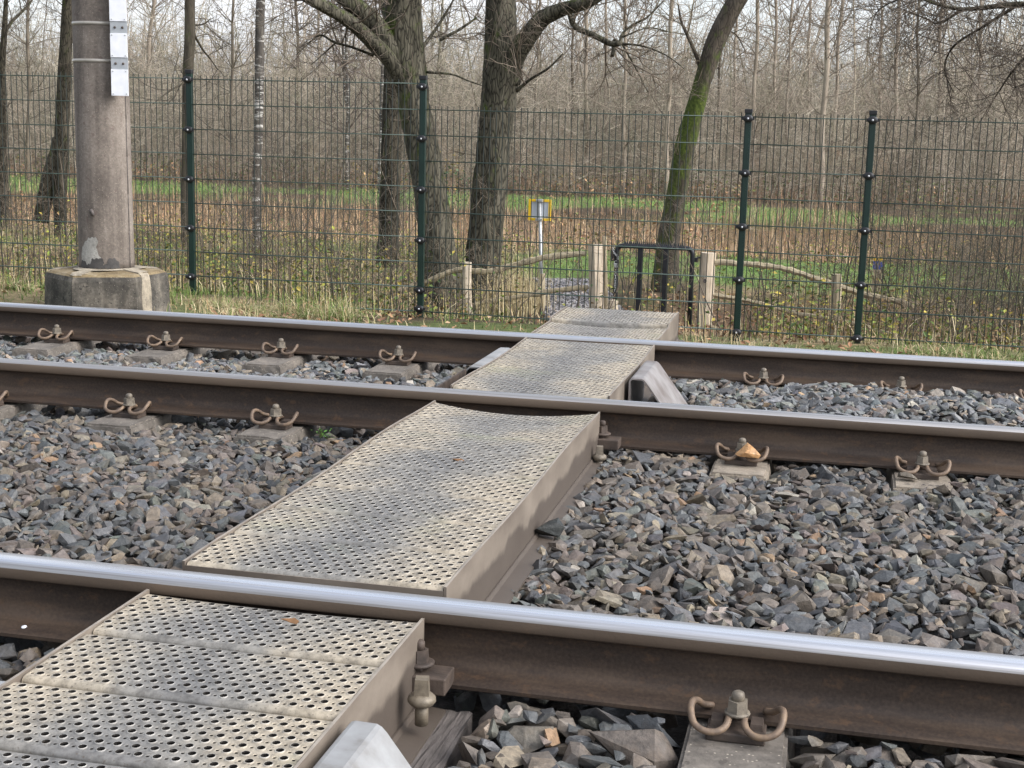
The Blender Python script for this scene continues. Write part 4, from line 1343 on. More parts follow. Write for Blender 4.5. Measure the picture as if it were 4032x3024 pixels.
FAR_TREES = [('pale', [(-2.677, 47.0, 5.317, 0.0668), (-2.652, 47.0, 3.552, 0.0675), (-2.605, 47.0, 0.857, 0.0757), (-2.564, 47.0, -0.971, 0.0839)]),
 ('pale', [(-1.665, 50.0, 5.601, 0.0469), (-1.681, 50.0, 4.046, 0.0474), (-1.655, 50.0, 2.315, 0.0475), (-1.542, 50.0, -0.889, 0.0562)]),
 ('pale', [(-0.395, 44.0, 5.047, 0.0887), (-0.361, 44.0, 3.275, 0.0891), (-0.328, 44.0, 1.058, 0.09), (-0.279, 44.0, -0.775, 0.0977)]),
 ('pale', [(-0.014, 48.0, 5.422, 0.0592), (-0.02, 48.0, 3.94, 0.0596), (-0.007, 48.0, 1.943, 0.06), (0.055, 48.0, -0.841, 0.0684)]),
 ('pale', [(1.817, 49.0, 5.523, 0.0668), (1.904, 49.0, 3.723, 0.0673), (1.97, 49.0, 2.005, 0.0677), (2.109, 49.0, -0.73, 0.076)]),
 ('pale', [(-2.323, 52.0, 6.107, 0.0572), (-2.28, 52.0, 4.815, 0.0576), (-2.226, 52.0, 3.347, 0.0578), (-2.01, 52.0, -0.892, 0.067)]),
 ('pale', [(-8.212, 46.0, 5.199, 0.0693), (-8.123, 46.0, 3.126, 0.0697), (-8.027, 46.0, 0.869, 0.078), (-7.943, 46.0, -1.042, 0.0864)]),
 ('pale', [(-10.643, 50.0, 4.268, 0.0512), (-10.622, 50.0, 2.963, 0.0514), (-10.618, 50.0, 1.645, 0.0516), (-10.538, 50.0, -1.111, 0.0609)]),
 ('pale', [(-6.719, 45.0, 4.826, 0.0596), (-6.683, 45.0, 3.199, 0.0598), (-6.62, 45.0, 0.902, 0.068), (-6.576, 45.0, -0.958, 0.076)]),
 ('pale', [(-5.02, 43.0, 4.933, 0.07), (-4.991, 43.0, 2.469, 0.0707), (-4.98, 43.0, 0.375, 0.0784), (-4.951, 43.0, -0.899, 0.0861)]),
 ('dark', [(-9.345, 50.0, 5.567, 0.0588), (-9.323, 50.0, 3.423, 0.0592), (-9.276, 50.0, 1.509, 0.0682), (-9.203, 50.0, -1.15, 0.0772)]),
 ('birch', [(-15.043, 42.0, 4.935, 0.0606), (-15.022, 42.0, 3.252, 0.061), (-15.015, 42.0, 1.257, 0.0616), (-15.006, 42.0, -1.283, 0.0702)]),
 ('birch', [(-13.075, 40.0, 4.618, 0.057), (-13.147, 40.0, 3.022, 0.0574), (-13.232, 40.0, 1.13, 0.058), (-13.257, 40.0, -1.21, 0.0659)]),
 ('birch', [(-16.029, 44.0, 4.538, 0.0478), (-15.914, 44.0, 3.508, 0.048), (-15.73, 44.0, 1.423, 0.0483), (-15.688, 44.0, -1.158, 0.0488)]),
 ('pale', [(3.599, 55.0, 6.091, 0.0658), (3.714, 55.0, 3.577, 0.0664), (3.999, 55.0, -0.705, 0.0756)]),
 ('dark', [(2.318, 46.0, 5.246, 0.0487), (2.437, 46.0, 3.136, 0.0488), (2.692, 46.0, -0.603, 0.0566)]),
 ('pale', [(1.515, 58.0, 6.362, 0.053), (1.648, 58.0, 3.507, 0.0534), (1.924, 58.0, -0.871, 0.0632)]),
 ('dark', [(-4.21, 52.0, 3.317, 0.0586), (-4.199, 52.0, 1.486, 0.0676), (-4.106, 52.0, -0.963, 0.0765)]),
 ('pale', [(-9.319, 57.0, 6.22, 0.0567), (-9.246, 57.0, 3.291, 0.0573), (-9.114, 57.0, -1.206, 0.0677)]),
 ('dark', [(-19.102, 48.0, 5.338, 0.0706), (-19.057, 48.0, 2.906, 0.0712), (-19.125, 48.0, -1.417, 0.0812)]),
 ('pale', [(-19.74, 52.0, 5.708, 0.0568), (-19.779, 52.0, 3.082, 0.0574), (-19.742, 52.0, -1.49, 0.0681)]),
 ('dark', [(-20.168, 45.0, 5.053, 0.0592), (-20.292, 45.0, 1.969, 0.0684), (-20.301, 45.0, -1.51, 0.0781)]),
 ('pale', [(-25.753, 50.0, 5.151, 0.0774), (-25.946, 50.0, 3.593, 0.0875), (-26.085, 50.0, 1.134, 0.0882), (-26.117, 50.0, -1.726, 0.0891)]),
 ('dark', [(-24.861, 40.0, 4.566, 0.0644), (-24.951, 40.0, 1.726, 0.0736), (-25.134, 40.0, -1.78, 0.0827)]),
 ('pale', [(-29.004, 52.0, 5.667, 0.0612), (-29.203, 52.0, 2.02, 0.0621), (-29.344, 52.0, -1.718, 0.0735)]),
 ('pale', [(4.901, 54.0, 6.003, 0.056), (5.093, 54.0, 2.724, 0.0565), (5.322, 54.0, -0.628, 0.0652)]),
 ('dark', [(-11.813, 50.0, 2.283, 0.0521), (-11.694, 50.0, -1.066, 0.0614)]),
 ('pale', [(-1.304, 60.0, 6.536, 0.0561), (-1.143, 60.0, 2.794, 0.0567), (-0.94, 60.0, -1.031, 0.0668)]),
 ('pale', [(-3.988, 56.0, 5.099, 0.0537), (-3.908, 56.0, 2.618, 0.0541), (-3.749, 56.0, -0.995, 0.0639)])]
WOODWORK = {'left_rails': [[(-4.43, 14.0, -0.783, 0.031), (-4.098, 14.0, -0.658, 0.0307), (-3.899, 14.0, -0.563, 0.0304), (-3.724, 14.0, -0.515, 0.0301), (-3.584, 14.0, -0.525, 0.0301), (-3.376, 14.0, -0.51, 0.0301), (-3.204, 14.0, -0.457, 0.0298), (-2.977, 14.0, -0.385, 0.0298), (-2.807, 14.0, -0.344, 0.0292), (-2.404, 14.0, -0.282, 0.0292)],
 [(-4.307, 14.0, -1.112, 0.0271), (-4.092, 14.0, -1.053, 0.0266), (-3.833, 14.0, -0.97, 0.0263), (-3.6, 14.0, -0.889, 0.0263), (-3.368, 14.0, -0.826, 0.026), (-3.024, 14.0, -0.757, 0.0258), (-2.683, 14.0, -0.678, 0.0253), (-2.369, 14.0, -0.635, 0.0253)],
 [(-3.36, 14.0, -1.185, 0.0281), (-3.244, 14.0, -1.144, 0.0278), (-3.014, 14.0, -1.085, 0.0275), (-2.753, 14.0, -1.014, 0.0275), (-2.448, 14.0, -0.952, 0.0272)]], 'left_posts': [[(-3.634, 13.85, -0.419, 0.047), (-3.627, 13.85, -0.749, 0.047), (-3.591, 13.85, -1.132, 0.0475)],
 [(-2.31, 14.0, -0.192, 0.0724), (-2.289, 14.0, -0.522, 0.0717), (-2.259, 14.0, -1.065, 0.0724)],
 [(-2.245, 14.15, -0.113, 0.0219), (-2.224, 14.15, -0.45, 0.0219), (-2.194, 14.15, -0.954, 0.0219)],
 [(-2.074, 13.8, -0.73, 0.0487), (-2.07, 13.8, -0.821, 0.0487), (-2.059, 13.8, -1.068, 0.0487)]], 'right_posts': [[(-1.153, 14.0, -0.224, 0.0751), (-1.157, 14.0, -0.632, 0.0759), (-1.16, 14.0, -1.144, 0.0767)],
 [(0.119, 13.85, -0.365, 0.048), (0.134, 13.85, -0.676, 0.048), (0.122, 13.85, -1.17, 0.0486)]], 'right_rails': [[(-1.146, 14.0, -0.323, 0.03), (-0.802, 14.0, -0.319, 0.0297), (-0.517, 14.0, -0.335, 0.0293), (-0.289, 14.0, -0.37, 0.0293), (-0.117, 14.0, -0.425, 0.029), (0.088, 14.0, -0.478, 0.0287), (0.28, 14.0, -0.537, 0.0287), (0.56, 14.0, -0.597, 0.0287), (0.76, 14.0, -0.626, 0.0281), (0.906, 14.0, -0.687, 0.0281)],
 [(-1.13, 14.0, -0.643, 0.0231), (-0.782, 14.0, -0.684, 0.0228), (-0.493, 14.0, -0.739, 0.0226), (-0.206, 14.0, -0.799, 0.0226), (0.077, 14.0, -0.824, 0.0223), (0.302, 14.0, -0.857, 0.0221), (0.528, 14.0, -0.914, 0.0218), (0.752, 14.0, -0.964, 0.0218)],
 [(-1.133, 13.95, -0.954, 0.0161), (-0.875, 13.95, -1.016, 0.016), (-0.688, 13.95, -1.07, 0.016), (-0.538, 13.95, -1.102, 0.016)]]}


# ------------------------------------------------------------------ concrete mast
MX, MY = -4.815, 8.6
mast = thing('concrete_mast', 'round brown concrete mast on a six-sided footing with white plates', 'mast', (MX, MY, -.46))
mo = Vector(mast.location)
mb = MB()
zs = np.array([-.052, .0, .3, .7, 1.1, 1.5, 2.0, 3.5, 6.0, 8.0])
tube(mb, np.column_stack([np.zeros(10), np.zeros(10), zs + .46]), .184 - .0042 * (zs + .05), 48, wob=.002)
mb.obj('shaft', 'mast', mast)
# raised mould seam up the right-hand side
mb = MB()
a = math.radians(-5)
for s0 in np.arange(-.05, 2.2, .25):
    z = np.linspace(s0, s0 + .249, 5)
    r = .184 - .0042 * (z + .05) + .0015
    tube(mb, np.column_stack([r * math.cos(a) + RNG.normal(0, .0008, 5), r * math.sin(a) + RNG.normal(0, .0008, 5), z + .46]), .0035, 5)
mb.obj('mould_seam', 'timber', mast)
# footing: six-sided block, slightly wider at the ground
mb = MB()
ro = math.radians(-34)
def octa(r, z, n=6):
    an = ro + np.arange(n) / n * 2 * PI
    return np.column_stack([r * np.cos(an), r * np.sin(an), np.full(n, z)])
rings = [octa(.43, -.15), octa(.42, .1), octa(.409, .34), octa(.398, .372), octa(.378, .386), octa(.19, .405)]
v = np.concatenate(rings)
j = np.arange(6); jj = (j + 1) % 6
for i in range(5):
    mb.add(v if i == 0 else np.zeros((0, 3)), np.zeros((0, 4), int))
    mb.f.append((np.stack([i * 6 + j, i * 6 + jj, i * 6 + 6 + jj, i * 6 + 6 + j], 1), 0 if i < 3 else 1, False))
mb.f.append((np.array([np.arange(6) + 30]), 1, False))
mb.obj('footing', ['footing', 'footing_top'], mast)
# cream mortar: ring round the mast, bands across the top and one band down the face
mb = MB()
rs2 = np.random.default_rng(5)
an = np.linspace(0, 2 * PI, 33)[:-1]
inner = np.column_stack([.186 * np.cos(an), .186 * np.sin(an), np.full(32, .412)])
outer = np.column_stack([(.245 + .02 * np.sin(an * 3) + .01 * rs2.normal(size=32)) * np.cos(an), (.245 + .02 * np.sin(an * 3 + .3)) * np.sin(an), np.full(32, .4055)])
k = np.arange(32)
mb.add(np.concatenate([inner, outer]), np.stack([k, k + 32, (k + 1) % 32 + 32, (k + 1) % 32], 1), 0, True)
mb.obj('mortar_ring', 'mortar', mast)
def hex_r(a0, R):
    """distance to the side of the six-sided block in direction a0"""
    k_ = (a0 - ro) % (PI / 3) - PI / 6
    return R * math.cos(PI / 6) / math.cos(k_)


def strip(a0, w0, w1, down):
    """mortar band from the mast out over the rim (and down the side)"""
    rr = [(.2, .4085), (.28, .3975), (.34, .3925), (.377, .3875)] + ([(.398, .3745), (.4095, .341), (.414, .24), (.42, .1), (.43, -.12)] if down else [(.392, .379)])
    P = []
    for q, (R, z) in enumerate(rr):
        w = np.interp(q, [0, len(rr) - 1], [w0, w1]) * (1 + .1 * rs2.normal())
        row = []
        for s_ in (-1, 0, 1):
            aa = a0 + s_ * w / R
            r = R if R < .35 else hex_r(aa, R)
            row.append((r * math.cos(aa) * 1.004, r * math.sin(aa) * 1.004, z + .004))
        P.append(row)
    P = np.array(P)
    n = len(P)
    low = P.copy(); low[:, :, :2] *= .98; low[:, :, 2] -= .008
    i = (np.arange(n - 1)[:, None] * 3 + np.arange(2)[None]).ravel()
    e = np.arange(n - 1) * 3
    m_ = MB()
    m_.add(np.concatenate([P.reshape(-1, 3), low.reshape(-1, 3)]), [np.stack([i, i + 1, i + 4, i + 3], 1), np.stack([e, e + 3, e + 3 + 3 * n, e + 3 * n], 1), np.stack([e + 2, e + 2 + 3 * n, e + 5 + 3 * n, e + 5], 1)], 0, False)
    return m_.obj('mortar_band', 'mortar', mast)


strip(math.radians(-17), .05, .07, True)
strip(math.radians(-94), .05, .045, False)
strip(math.radians(-160), .04, .05, False)
strip(math.radians(40), .04, .05, False)
# grey repair patch and tar at the foot of the shaft
mb = MB()
pa = np.array([(-.62, .01), (-.6, .1), (-.57, .19), (-.49, .26), (-.44, .315), (-.36, .33), (-.31, .29), (-.34, .235), (-.27, .17), (-.2, .09), (-.14, .06), (-.15, .01)])
pa = np.array([(-1.05, .005), (-1.07, .06), (-1.04, .12), (-.93, .15), (-.8, .185), (-.62, .21), (-.4, .215), (-.29, .195), (-.31, .16), (-.36, .14), (-.27, .1), (-.14, .06), (-.1, .02), (-.12, .005)])
def on_shaft(p, lift):
    a_ = math.radians(-61) + p[:, 0]
    r = .184 - .0042 * p[:, 1] + lift
    return np.column_stack([r * np.cos(a_), r * np.sin(a_), p[:, 1] + .46 - .05])
def patch(p, lift, mat, nm):
    m_ = MB()
    na, nz = 70, 44
    A = np.linspace(p[:, 0].min(), p[:, 0].max(), na + 1); Z = np.linspace(p[:, 1].min(), p[:, 1].max(), nz + 1)
    ca, cz = np.meshgrid((A[1:] + A[:-1]) / 2, (Z[1:] + Z[:-1]) / 2, indexing='ij')
    inside_ = np.zeros(ca.shape, bool)
    wa = ca + .012 * np.sin(cz * 90); wz = cz + .005 * np.sin(ca * 40)
    for k in range(len(p)):
        (x1, y1), (x2, y2) = p[k], p[(k + 1) % len(p)]
        inside_ ^= ((y1 > wz) != (y2 > wz)) & (wa < (x2 - x1) * (wz - y1) / (y2 - y1 + 1e-12) + x1)
    g_ = np.array([(a_, z_) for a_ in A for z_ in Z])
    i_, j_ = np.where(inside_)
    b_ = i_ * (nz + 1) + j_
    m_.add(on_shaft(g_, lift), np.stack([b_, b_ + nz + 1, b_ + nz + 2, b_ + 1], 1), 0, True)
    return m_.obj(nm, mat, mast)


patch(pa, .003, 'grey_patch', 'repair_patch')
patch(np.array([(-1.1, .004), (-1.06, .05), (-.9, .055), (-.75, .03), (-.62, .03), (-.55, .065), (-.3, .075), (-.13, .075), (-.1, .03), (.0, .03), (.03, .07), (.3, .075), (.44, .04), (.5, .004)]), .0045, 'tar', 'tar_coat')
mb = MB()
tube(mb, on_shaft(np.array([(-.5, .4), (-.45, .385), (-.41, .36)]), .012), .012, 7)
mb.obj('broken_eye', 'timber', mast)
# steel bands and the white marker plates
for z in (1.565, 1.325):
    mb = MB()
    r = .184 - .0042 * z + .002
    lathe(mb, [(r - .003, -.011), (r + .001, -.011), (r + .001, .011), (r - .003, .011)], (0, 0, z + .46), 48)
    mb.obj('steel_band', 'band', mast)
pl = Matrix.Translation((-4.573 - MX, 8.405 - MY, 0)) @ Matrix.Rotation(math.radians(12), 4, 'Z')
for nm, z0, z1, d, mat in (('white_plate', 1.10, 1.268, -.006, 'white'), ('white_plate', 1.345, 1.498, -.006, 'white'), ('white_plate', 1.574, 1.74, -.006, 'white'), ('white_plate', 1.8, 1.97, -.006, 'white'),
                           ('bracket', 1.24, 1.372, 0, 'grey_plate'), ('bracket', 1.47, 1.6, 0, 'grey_plate'), ('bracket', 1.71, 1.83, 0, 'grey_plate'), ('backing_channel', 1.11, 1.96, .03, 'timber')):
    mb = MB()
    if nm == 'backing_channel':
        box(mb, (-.056, .004, z0), (-.02, .1, z1))
    else:
        bevel_box(mb, (-.056, d - .004, z0), (.056, d + .001, z1), .0012)
        mb2 = MB()
        for sx in (-.043, .043) if nm == 'white_plate' else (-.025, .025):
            for zz in (z0 + .012, z1 - .012) if nm == 'white_plate' else ((z0 + z1) / 2,):
                lathe(mb2, [(.0045, 0), (.004, .003), (.001, .004)], sides=8)
                n0 = len(mb2.v) - 1
                q = mb2.v[n0]
                if nm != 'white_plate':
                    q = q * 1.9
                mb2.v[n0] = np.column_stack([q[:, 0] + sx, d - .004 - q[:, 2], q[:, 1] + zz])
    o = mb.obj(nm, mat, mast)
    for vtx in o.data.vertices:
        vtx.co = pl @ vtx.co + Vector((0, 0, .46))
    if nm != 'backing_channel':
        s_ = mb2.obj('screw', 'dark_steel' if nm == 'bracket' else 'galv', o)
        for vtx in s_.data.vertices:
            vtx.co = pl @ vtx.co + Vector((0, 0, .46))

# ------------------------------------------------------------------ green welded-mesh fence
FY = 10.55


def post_parts(t, org, x, y, ztop, zclamps, zbase):
    mb = MB()
    w, d = .025, .02
    bevel_box(mb, (x - w, y - d, zbase), (x + w, y + d, ztop), .004)
    box(mb, (x - w * .55, y - d - .004, zbase + .05), (x + w * .55, y - d + .001, ztop - .02))
    p = mb.obj('post', 'green', t, -org)
    mb = MB()
    bevel_box(mb, (x - w - .004, y - d - .006, ztop - .012), (x + w + .004, y + d + .004, ztop + .02), .004)
    mb.obj('post_cap', 'black', p)
    for z in zclamps:
        mb = MB()
        lathe(mb, [(.036, .0), (.036, .014), (.03, .02), (.014, .022)], sides=14)
        q = mb.v[0]
        mb.v[0] = np.column_stack([q[:, 0] * 1.05, -q[:, 2], q[:, 1] * .8])
        box(mb, (-.046, -.016, -.012), (.046, .004, .012))
        c = mb.obj('clamp', 'black', p, (x, y - d - .004, z))
        mb = MB()
        lathe(mb, [(.0078, .021), (.007, .025), (.0035, .028), (.001, .0285)], sides=10)
        q = mb.v[0]
        mb.v[0] = np.column_stack([q[:, 0], -q[:, 2], q[:, 1]])
        mb.add(mb.v[0] * 0 + mb.v[0], np.zeros((0, 4), int))
        b = mb.obj('clamp_bolt', 'cap', p, (x, y - d - .004, z))
    return p


def mesh_panel(t, org, x0, x1, y0, y1, ztop, rows, lean=0.):
    """one panel: an upright every 50 mm, paired level wires every 200 mm, spikes above and below"""
    mb = MB()
    n = max(2, int(round(abs(x1 - x0) / .05)))
    u = (np.arange(n) + .5) / n
    X = x0 + (x1 - x0) * u
    Yy = y0 + (y1 - y0) * u
    P = np.stack([np.column_stack([X, Yy, np.full(n, ztop + .03)]), np.column_stack([X + RNG.normal(0, .0012, n), Yy, np.full(n, ztop - rows * .1)]), np.column_stack([X, Yy, np.full(n, ztop - (rows - 1) * .2 - .1)])], 1)
    thin_tubes(mb, P, np.full((n, 3), .0034), None, 1, 5)
    for k in range(rows):
        z = ztop - k * .2
        for s_ in (-1, 1):
            tube(mb, [(x0, y0 + s_ * .007, z), ((x0 + x1) / 2, (y0 + y1) / 2 + s_ * .007, z - .002), (x1, y1 + s_ * .007, z)], .0043, 6, 0)
    o = mb.obj('mesh_panel', ['wire', 'wirev'], t, -org)
    o['kind'] = 'stuff'
    return o


fence = thing('mesh_fence', 'tall dark green welded mesh fence left of the gate, behind the mast', 'fence', (-5.12, FY, -.5))
fo = Vector(fence.location)
for x, y, zb in ((-7.62, 10.5, -.6), (-5.124, FY, -.62)):
    post_parts(fence, fo, x, y, 1.34, [1.28 - .4 * k for k in range(5)], zb)
post_parts(fence, fo, -3.16, 10.6, 1.325, [1.259 - .4 * k for k in range(5)] + [-.49], -.8)
mesh_panel(fence, fo, -10.1, -7.62, 10.46, 10.5, 1.29, 10)
mesh_panel(fence, fo, -7.6, -5.14, 10.5, FY, 1.29, 10)
mesh_panel(fence, fo, -5.10, -3.185, FY, 10.6, 1.285, 10)
post_parts(fence, fo, -10.12, 10.46, 1.34, [1.28 - .4 * k for k in range(5)], -.6)
fence2 = thing('mesh_fence', 'lower green welded mesh fence in front of the gate and to its right', 'fence', (-.62, FY, -.58))
fo2 = Vector(fence2.location)
for x, y, zt in ((-.624, 10.53, 1.072), (.27, 10.51, 1.08), (2.77, 10.5, 1.08)):
    post_parts(fence2, fo2, x, y, zt + .05, [zt - .4 * k for k in range(5)], -.85)
mesh_panel(fence2, fo2, -3.13, -.65, 10.6, 10.53, 1.085, 9)
mesh_panel(fence2, fo2, -.598, .245, 10.53, 10.51, 1.085, 9)
mesh_panel(fence2, fo2, .296, 2.745, 10.51, 10.5, 1.085, 9)
mesh_panel(fence2, fo2, 2.795, 5.2, 10.5, 10.5, 1.085, 9)

# ------------------------------------------------------------------ black tubular gate with chain
GYY = 14.0
gate = thing('metal_gate', 'black tubular metal gate with toothed top rail between two wooden posts', 'gate', (-1.3, GYY, -1.03))
go = Vector(gate.location)
gx0, gx1, gz = -2.085, -1.312, -.19
mb = MB()
arc = lambda cx, cz, a0, a1: [(cx + .06 * math.cos(a), GYY, cz + .06 * math.sin(a)) for a in np.linspace(a0, a1, 7)]
tube(mb, [(gx0, GYY, -1.06), (gx0, GYY, -.6)] + arc(gx0 + .06, gz - .06, PI, PI / 2) + [((gx0 + gx1) / 2, GYY, gz)] + arc(gx1 - .06, gz - .06, PI / 2, 0) + [(gx1, GYY, -.6), (gx1 + .004, GYY, -1.1)], .0245, 12)
mb.obj('frame', 'gate', gate, -go)
for x in (-1.845, -1.585):
    mb = MB()
    bevel_box(mb, (x - .024, GYY - .016, -1.08), (x + .024, GYY + .016, gz - .01), .003)
    mb.obj('bar', 'gate', gate, -go)
mb = MB()
for i in range(30):
    x = gx0 + .085 + i * .0209
    mb.add([(x - .01, GYY - .012, gz + .02), (x + .01, GYY - .012, gz + .02), (x + .01, GYY + .012, gz + .02), (x - .01, GYY + .012, gz + .02), (x, GYY, gz + .058)], [np.array([(0, 1, 4), (1, 2, 4), (2, 3, 4), (3, 0, 4)]), np.array([(3, 2, 1, 0)])])
box(mb, (gx0 + .085, GYY - .014, gz + .012), (gx1 - .085, GYY + .014, gz + .022))
mb.obj('toothed_strip', 'black', gate, -go)
mb = MB()
bevel_box(mb, (gx0 - .058, GYY - .014, -.35), (gx0 - .02, GYY + .014, -.235), .004)
mb.obj('latch_plate', 'gate', gate, -go)
for z in (-.3, -1.03):
    mb = MB()
    bevel_box(mb, (gx1 + .018, GYY - .02, z - .022), (gx1 + .06, GYY + .02, z + .022), .006)
    tube(mb, [(gx1 + .05, GYY, z + .02), (gx1 + .105, GYY, z + .025)], .009, 8)
    mb.obj('hinge', 'gate', gate, -go)
ch = thing('chain', 'thin silver chain hanging from the top left corner of the black gate', 'chain', (gx0, GYY - .03, -.3))
path = catmull([(gx0 - .035, GYY - .03, -.2), (gx0 - .028, GYY - .035, -.26), (gx0 + .012, GYY - .036, -.3), (gx0 + .012, GYY - .036, -.34)], 4)
path2 = catmull([(gx0 - .002, GYY - .03, -.41), (gx0 - .002, GYY - .032, -.55), (gx0 - .004, GYY - .032, -.66)], 5)
for pth in (path, path2):
    for i in range(len(pth) - 1):
        a, b = pth[i], pth[i + 1]
        d = (b - a); L = np.linalg.norm(d); d /= L
        s_ = np.cross(d, [0, 1, 0]); s_ /= np.linalg.norm(s_)
        if i % 2:
            s_ = np.array([0, 1., 0])
        an = np.linspace(0, 2 * PI, 11)
        mb = MB()
        tube(mb, (a + b) / 2 + np.cos(an)[:, None] * d * L * .62 + np.sin(an)[:, None] * s_ * .0085, .0028, 5, cap=False)
        mb.obj('link', 'galv', ch, -Vector(ch.location))
pk = thing('padlock', 'small grey padlock on the chain of the black gate', 'padlock', (gx0 - .002, GYY - .034, -.37))
mb = MB(); bevel_box(mb, (-.02, -.01, -.045), (.02, .01, 0), .004); mb.obj('body', 'galv', pk)
mb = MB(); an = np.linspace(0, PI, 9); tube(mb, [(-.013, 0, -.005)] + [(.013 * -math.cos(a), 0, .012 + .014 * math.sin(a)) for a in an] + [(.013, 0, -.005)], .0035, 6); mb.obj('shackle', 'galv', pk)

# ------------------------------------------------------------------ rough wooden fences beside the gate
def rough_post(mb, pts, sq=True):
    P = np.array(pts)
    P3, r = P[:, :3], P[:, 3]
    P3 = catmull(P3, 5); rr = np.interp(np.linspace(0, 1, len(P3)), np.linspace(0, 1, len(r)), r)
    tube(mb, P3, rr * 1.04, 9, 0, True, False, wob=.05)


def rough_rail(mb, pts):
    P = np.array(pts)
    P3 = catmull(P[:, :3], 6); n = len(P3)
    r = P[0, 3] * (1 + .12 * np.sin(np.arange(n) * .8) + .06 * RNG.normal(size=n))
    r[0] *= .8; r[-1] *= .75
    P3[:, 2] += RNG.normal(0, .003, n)
    tube(mb, P3, r, 9, 0, True, False, wob=.07)


for key, lab in (('left', 'weathered post-and-rail wooden fence left of the black gate'), ('right', 'weathered post-and-rail wooden fence right of the black gate')):
    ps = WOODWORK[key + '_posts']
    t = thing('wooden_fence', lab, 'fence', (ps[0][0][0], 14, -1.02))
    org = Vector(t.location)
    for i, p in enumerate(ps):
        mb = MB(); rough_post(mb, p)
        big = (key == 'left' and i in (1,)) or (key == 'right' and i == 0)
        o = mb.obj('stake' if key == 'left' and i == 2 else 'stump_post' if key == 'left' and i == 3 else 'post', 'wood_pale' if big or i in (0, 3) else 'wood_old', t, -org)
        if big and key == 'right':
            mb = MB()
            lathe(mb, [(.019, 0), (.019, .004), (.012, .004), (.011, -.02)], sides=12)
            q = mb.v[0]
            mb.v[0] = np.column_stack([q[:, 0] - 1.165, 14 - .098 - q[:, 2], q[:, 1] * 1.1 - .5])
            mb.obj('bolt_hole', 'timber', o)
    for p in WOODWORK[key + '_rails']:
        mb = MB(); rough_rail(mb, p)
        mb.obj('rail', 'wood_old', t, -org)

# sign seen from behind, on a galvanised pole
sg = thing('sign', 'small square sign with yellow frame seen from behind on a grey pole', 'sign', (-3.05, 15, -1.2))
so_ = Vector(sg.location)
mb = MB(); tube(mb, [(-3.055, 15, -1.3), (-3.075, 15, -.6), (-3.118, 15, .2)], .0185, 10); mb.obj('pole', 'galv', sg, -so_)
mb = MB(); tube(mb, [(-3.045, 15, -1.3), (-3.06, 15, -.62)], .03, 10); mb.obj('pole_socket', 'wood_old', sg, -so_)
sx0, sx1, sz0, sz1 = -3.245, -2.992, -.035, .198
mb = MB()
bevel_box(mb, (sx0 + .02, 15.03, sz0 + .02), (sx1 - .02, 15.036, sz1 - .02), .001); mb.obj('panel', 'sign_back', sg, -so_)
mb = MB()
for lo, hi in (((sx0, 15.016, sz1 - .026), (sx1, 15.04, sz1)), ((sx0, 15.016, sz0), (sx1, 15.04, sz0 + .026)), ((sx0, 15.0165, sz0 + .026), (sx0 + .026, 15.0395, sz1 - .026)), ((sx1 - .026, 15.0165, sz0 + .026), (sx1, 15.0395, sz1 - .026))):
    box(mb, lo, hi)
mb.obj('frame', 'yellow', sg, -so_)
for z in (sz0 + .012, sz1 - .012):
    mb = MB(); bevel_box(mb, (-3.155, 14.975, z - .014), (-3.08, 15.018, z + .014), .003); mb.obj('bracket', 'galv', sg, -so_)
# low marker post beyond the fence
mp = thing('marker_post', 'short wooden marker post with blue and yellow top beyond the fence, right', 'marker post', (.69, 19, -1.08))
mb = MB(); bevel_box(mb, (-.06, -.05, -.05), (.06, .05, .4), .006); mb.obj('post', 'wood_old', mp)
mb = MB(); bevel_box(mb, (-.064, -.054, .32), (.064, .054, .43), .004); mb.obj('blue_band', 'blue', mp)
mb = MB(); bevel_box(mb, (-.062, -.052, .43), (.062, .052, .47), .004); mb.obj('yellow_top', 'yellow', mp)

# ------------------------------------------------------------------ trees
TW_COL = {'oak': (.135, .108, .082), 'oak_dark': (.085, .068, .052), 'moss_bark': (.12, .1, .065), 'smooth_bark': (.1, .083, .064), 'birch': (.13, .1, .085), 'pale_bark': (.24, .195, .15)}


def refine(pts, n=5):
    P = np.array(pts, float)
    C = catmull(P[:, :3], n)
    r = np.interp(np.linspace(0, 1, len(C)), np.linspace(0, 1, len(P)), P[:, 3])
    return C, r


def wander(p, d, L, k, rng, curl=.35, up=.1):
    pts = [np.array(p)]
    d = np.array(d, float); d /= np.linalg.norm(d)
    for _ in range(k):
        d = d + rng.normal(0, curl, 3) * .5 + np.array([0, 0, up])
        d /= np.linalg.norm(d)
        pts.append(pts[-1] + d * L / k)
    return np.array(pts)


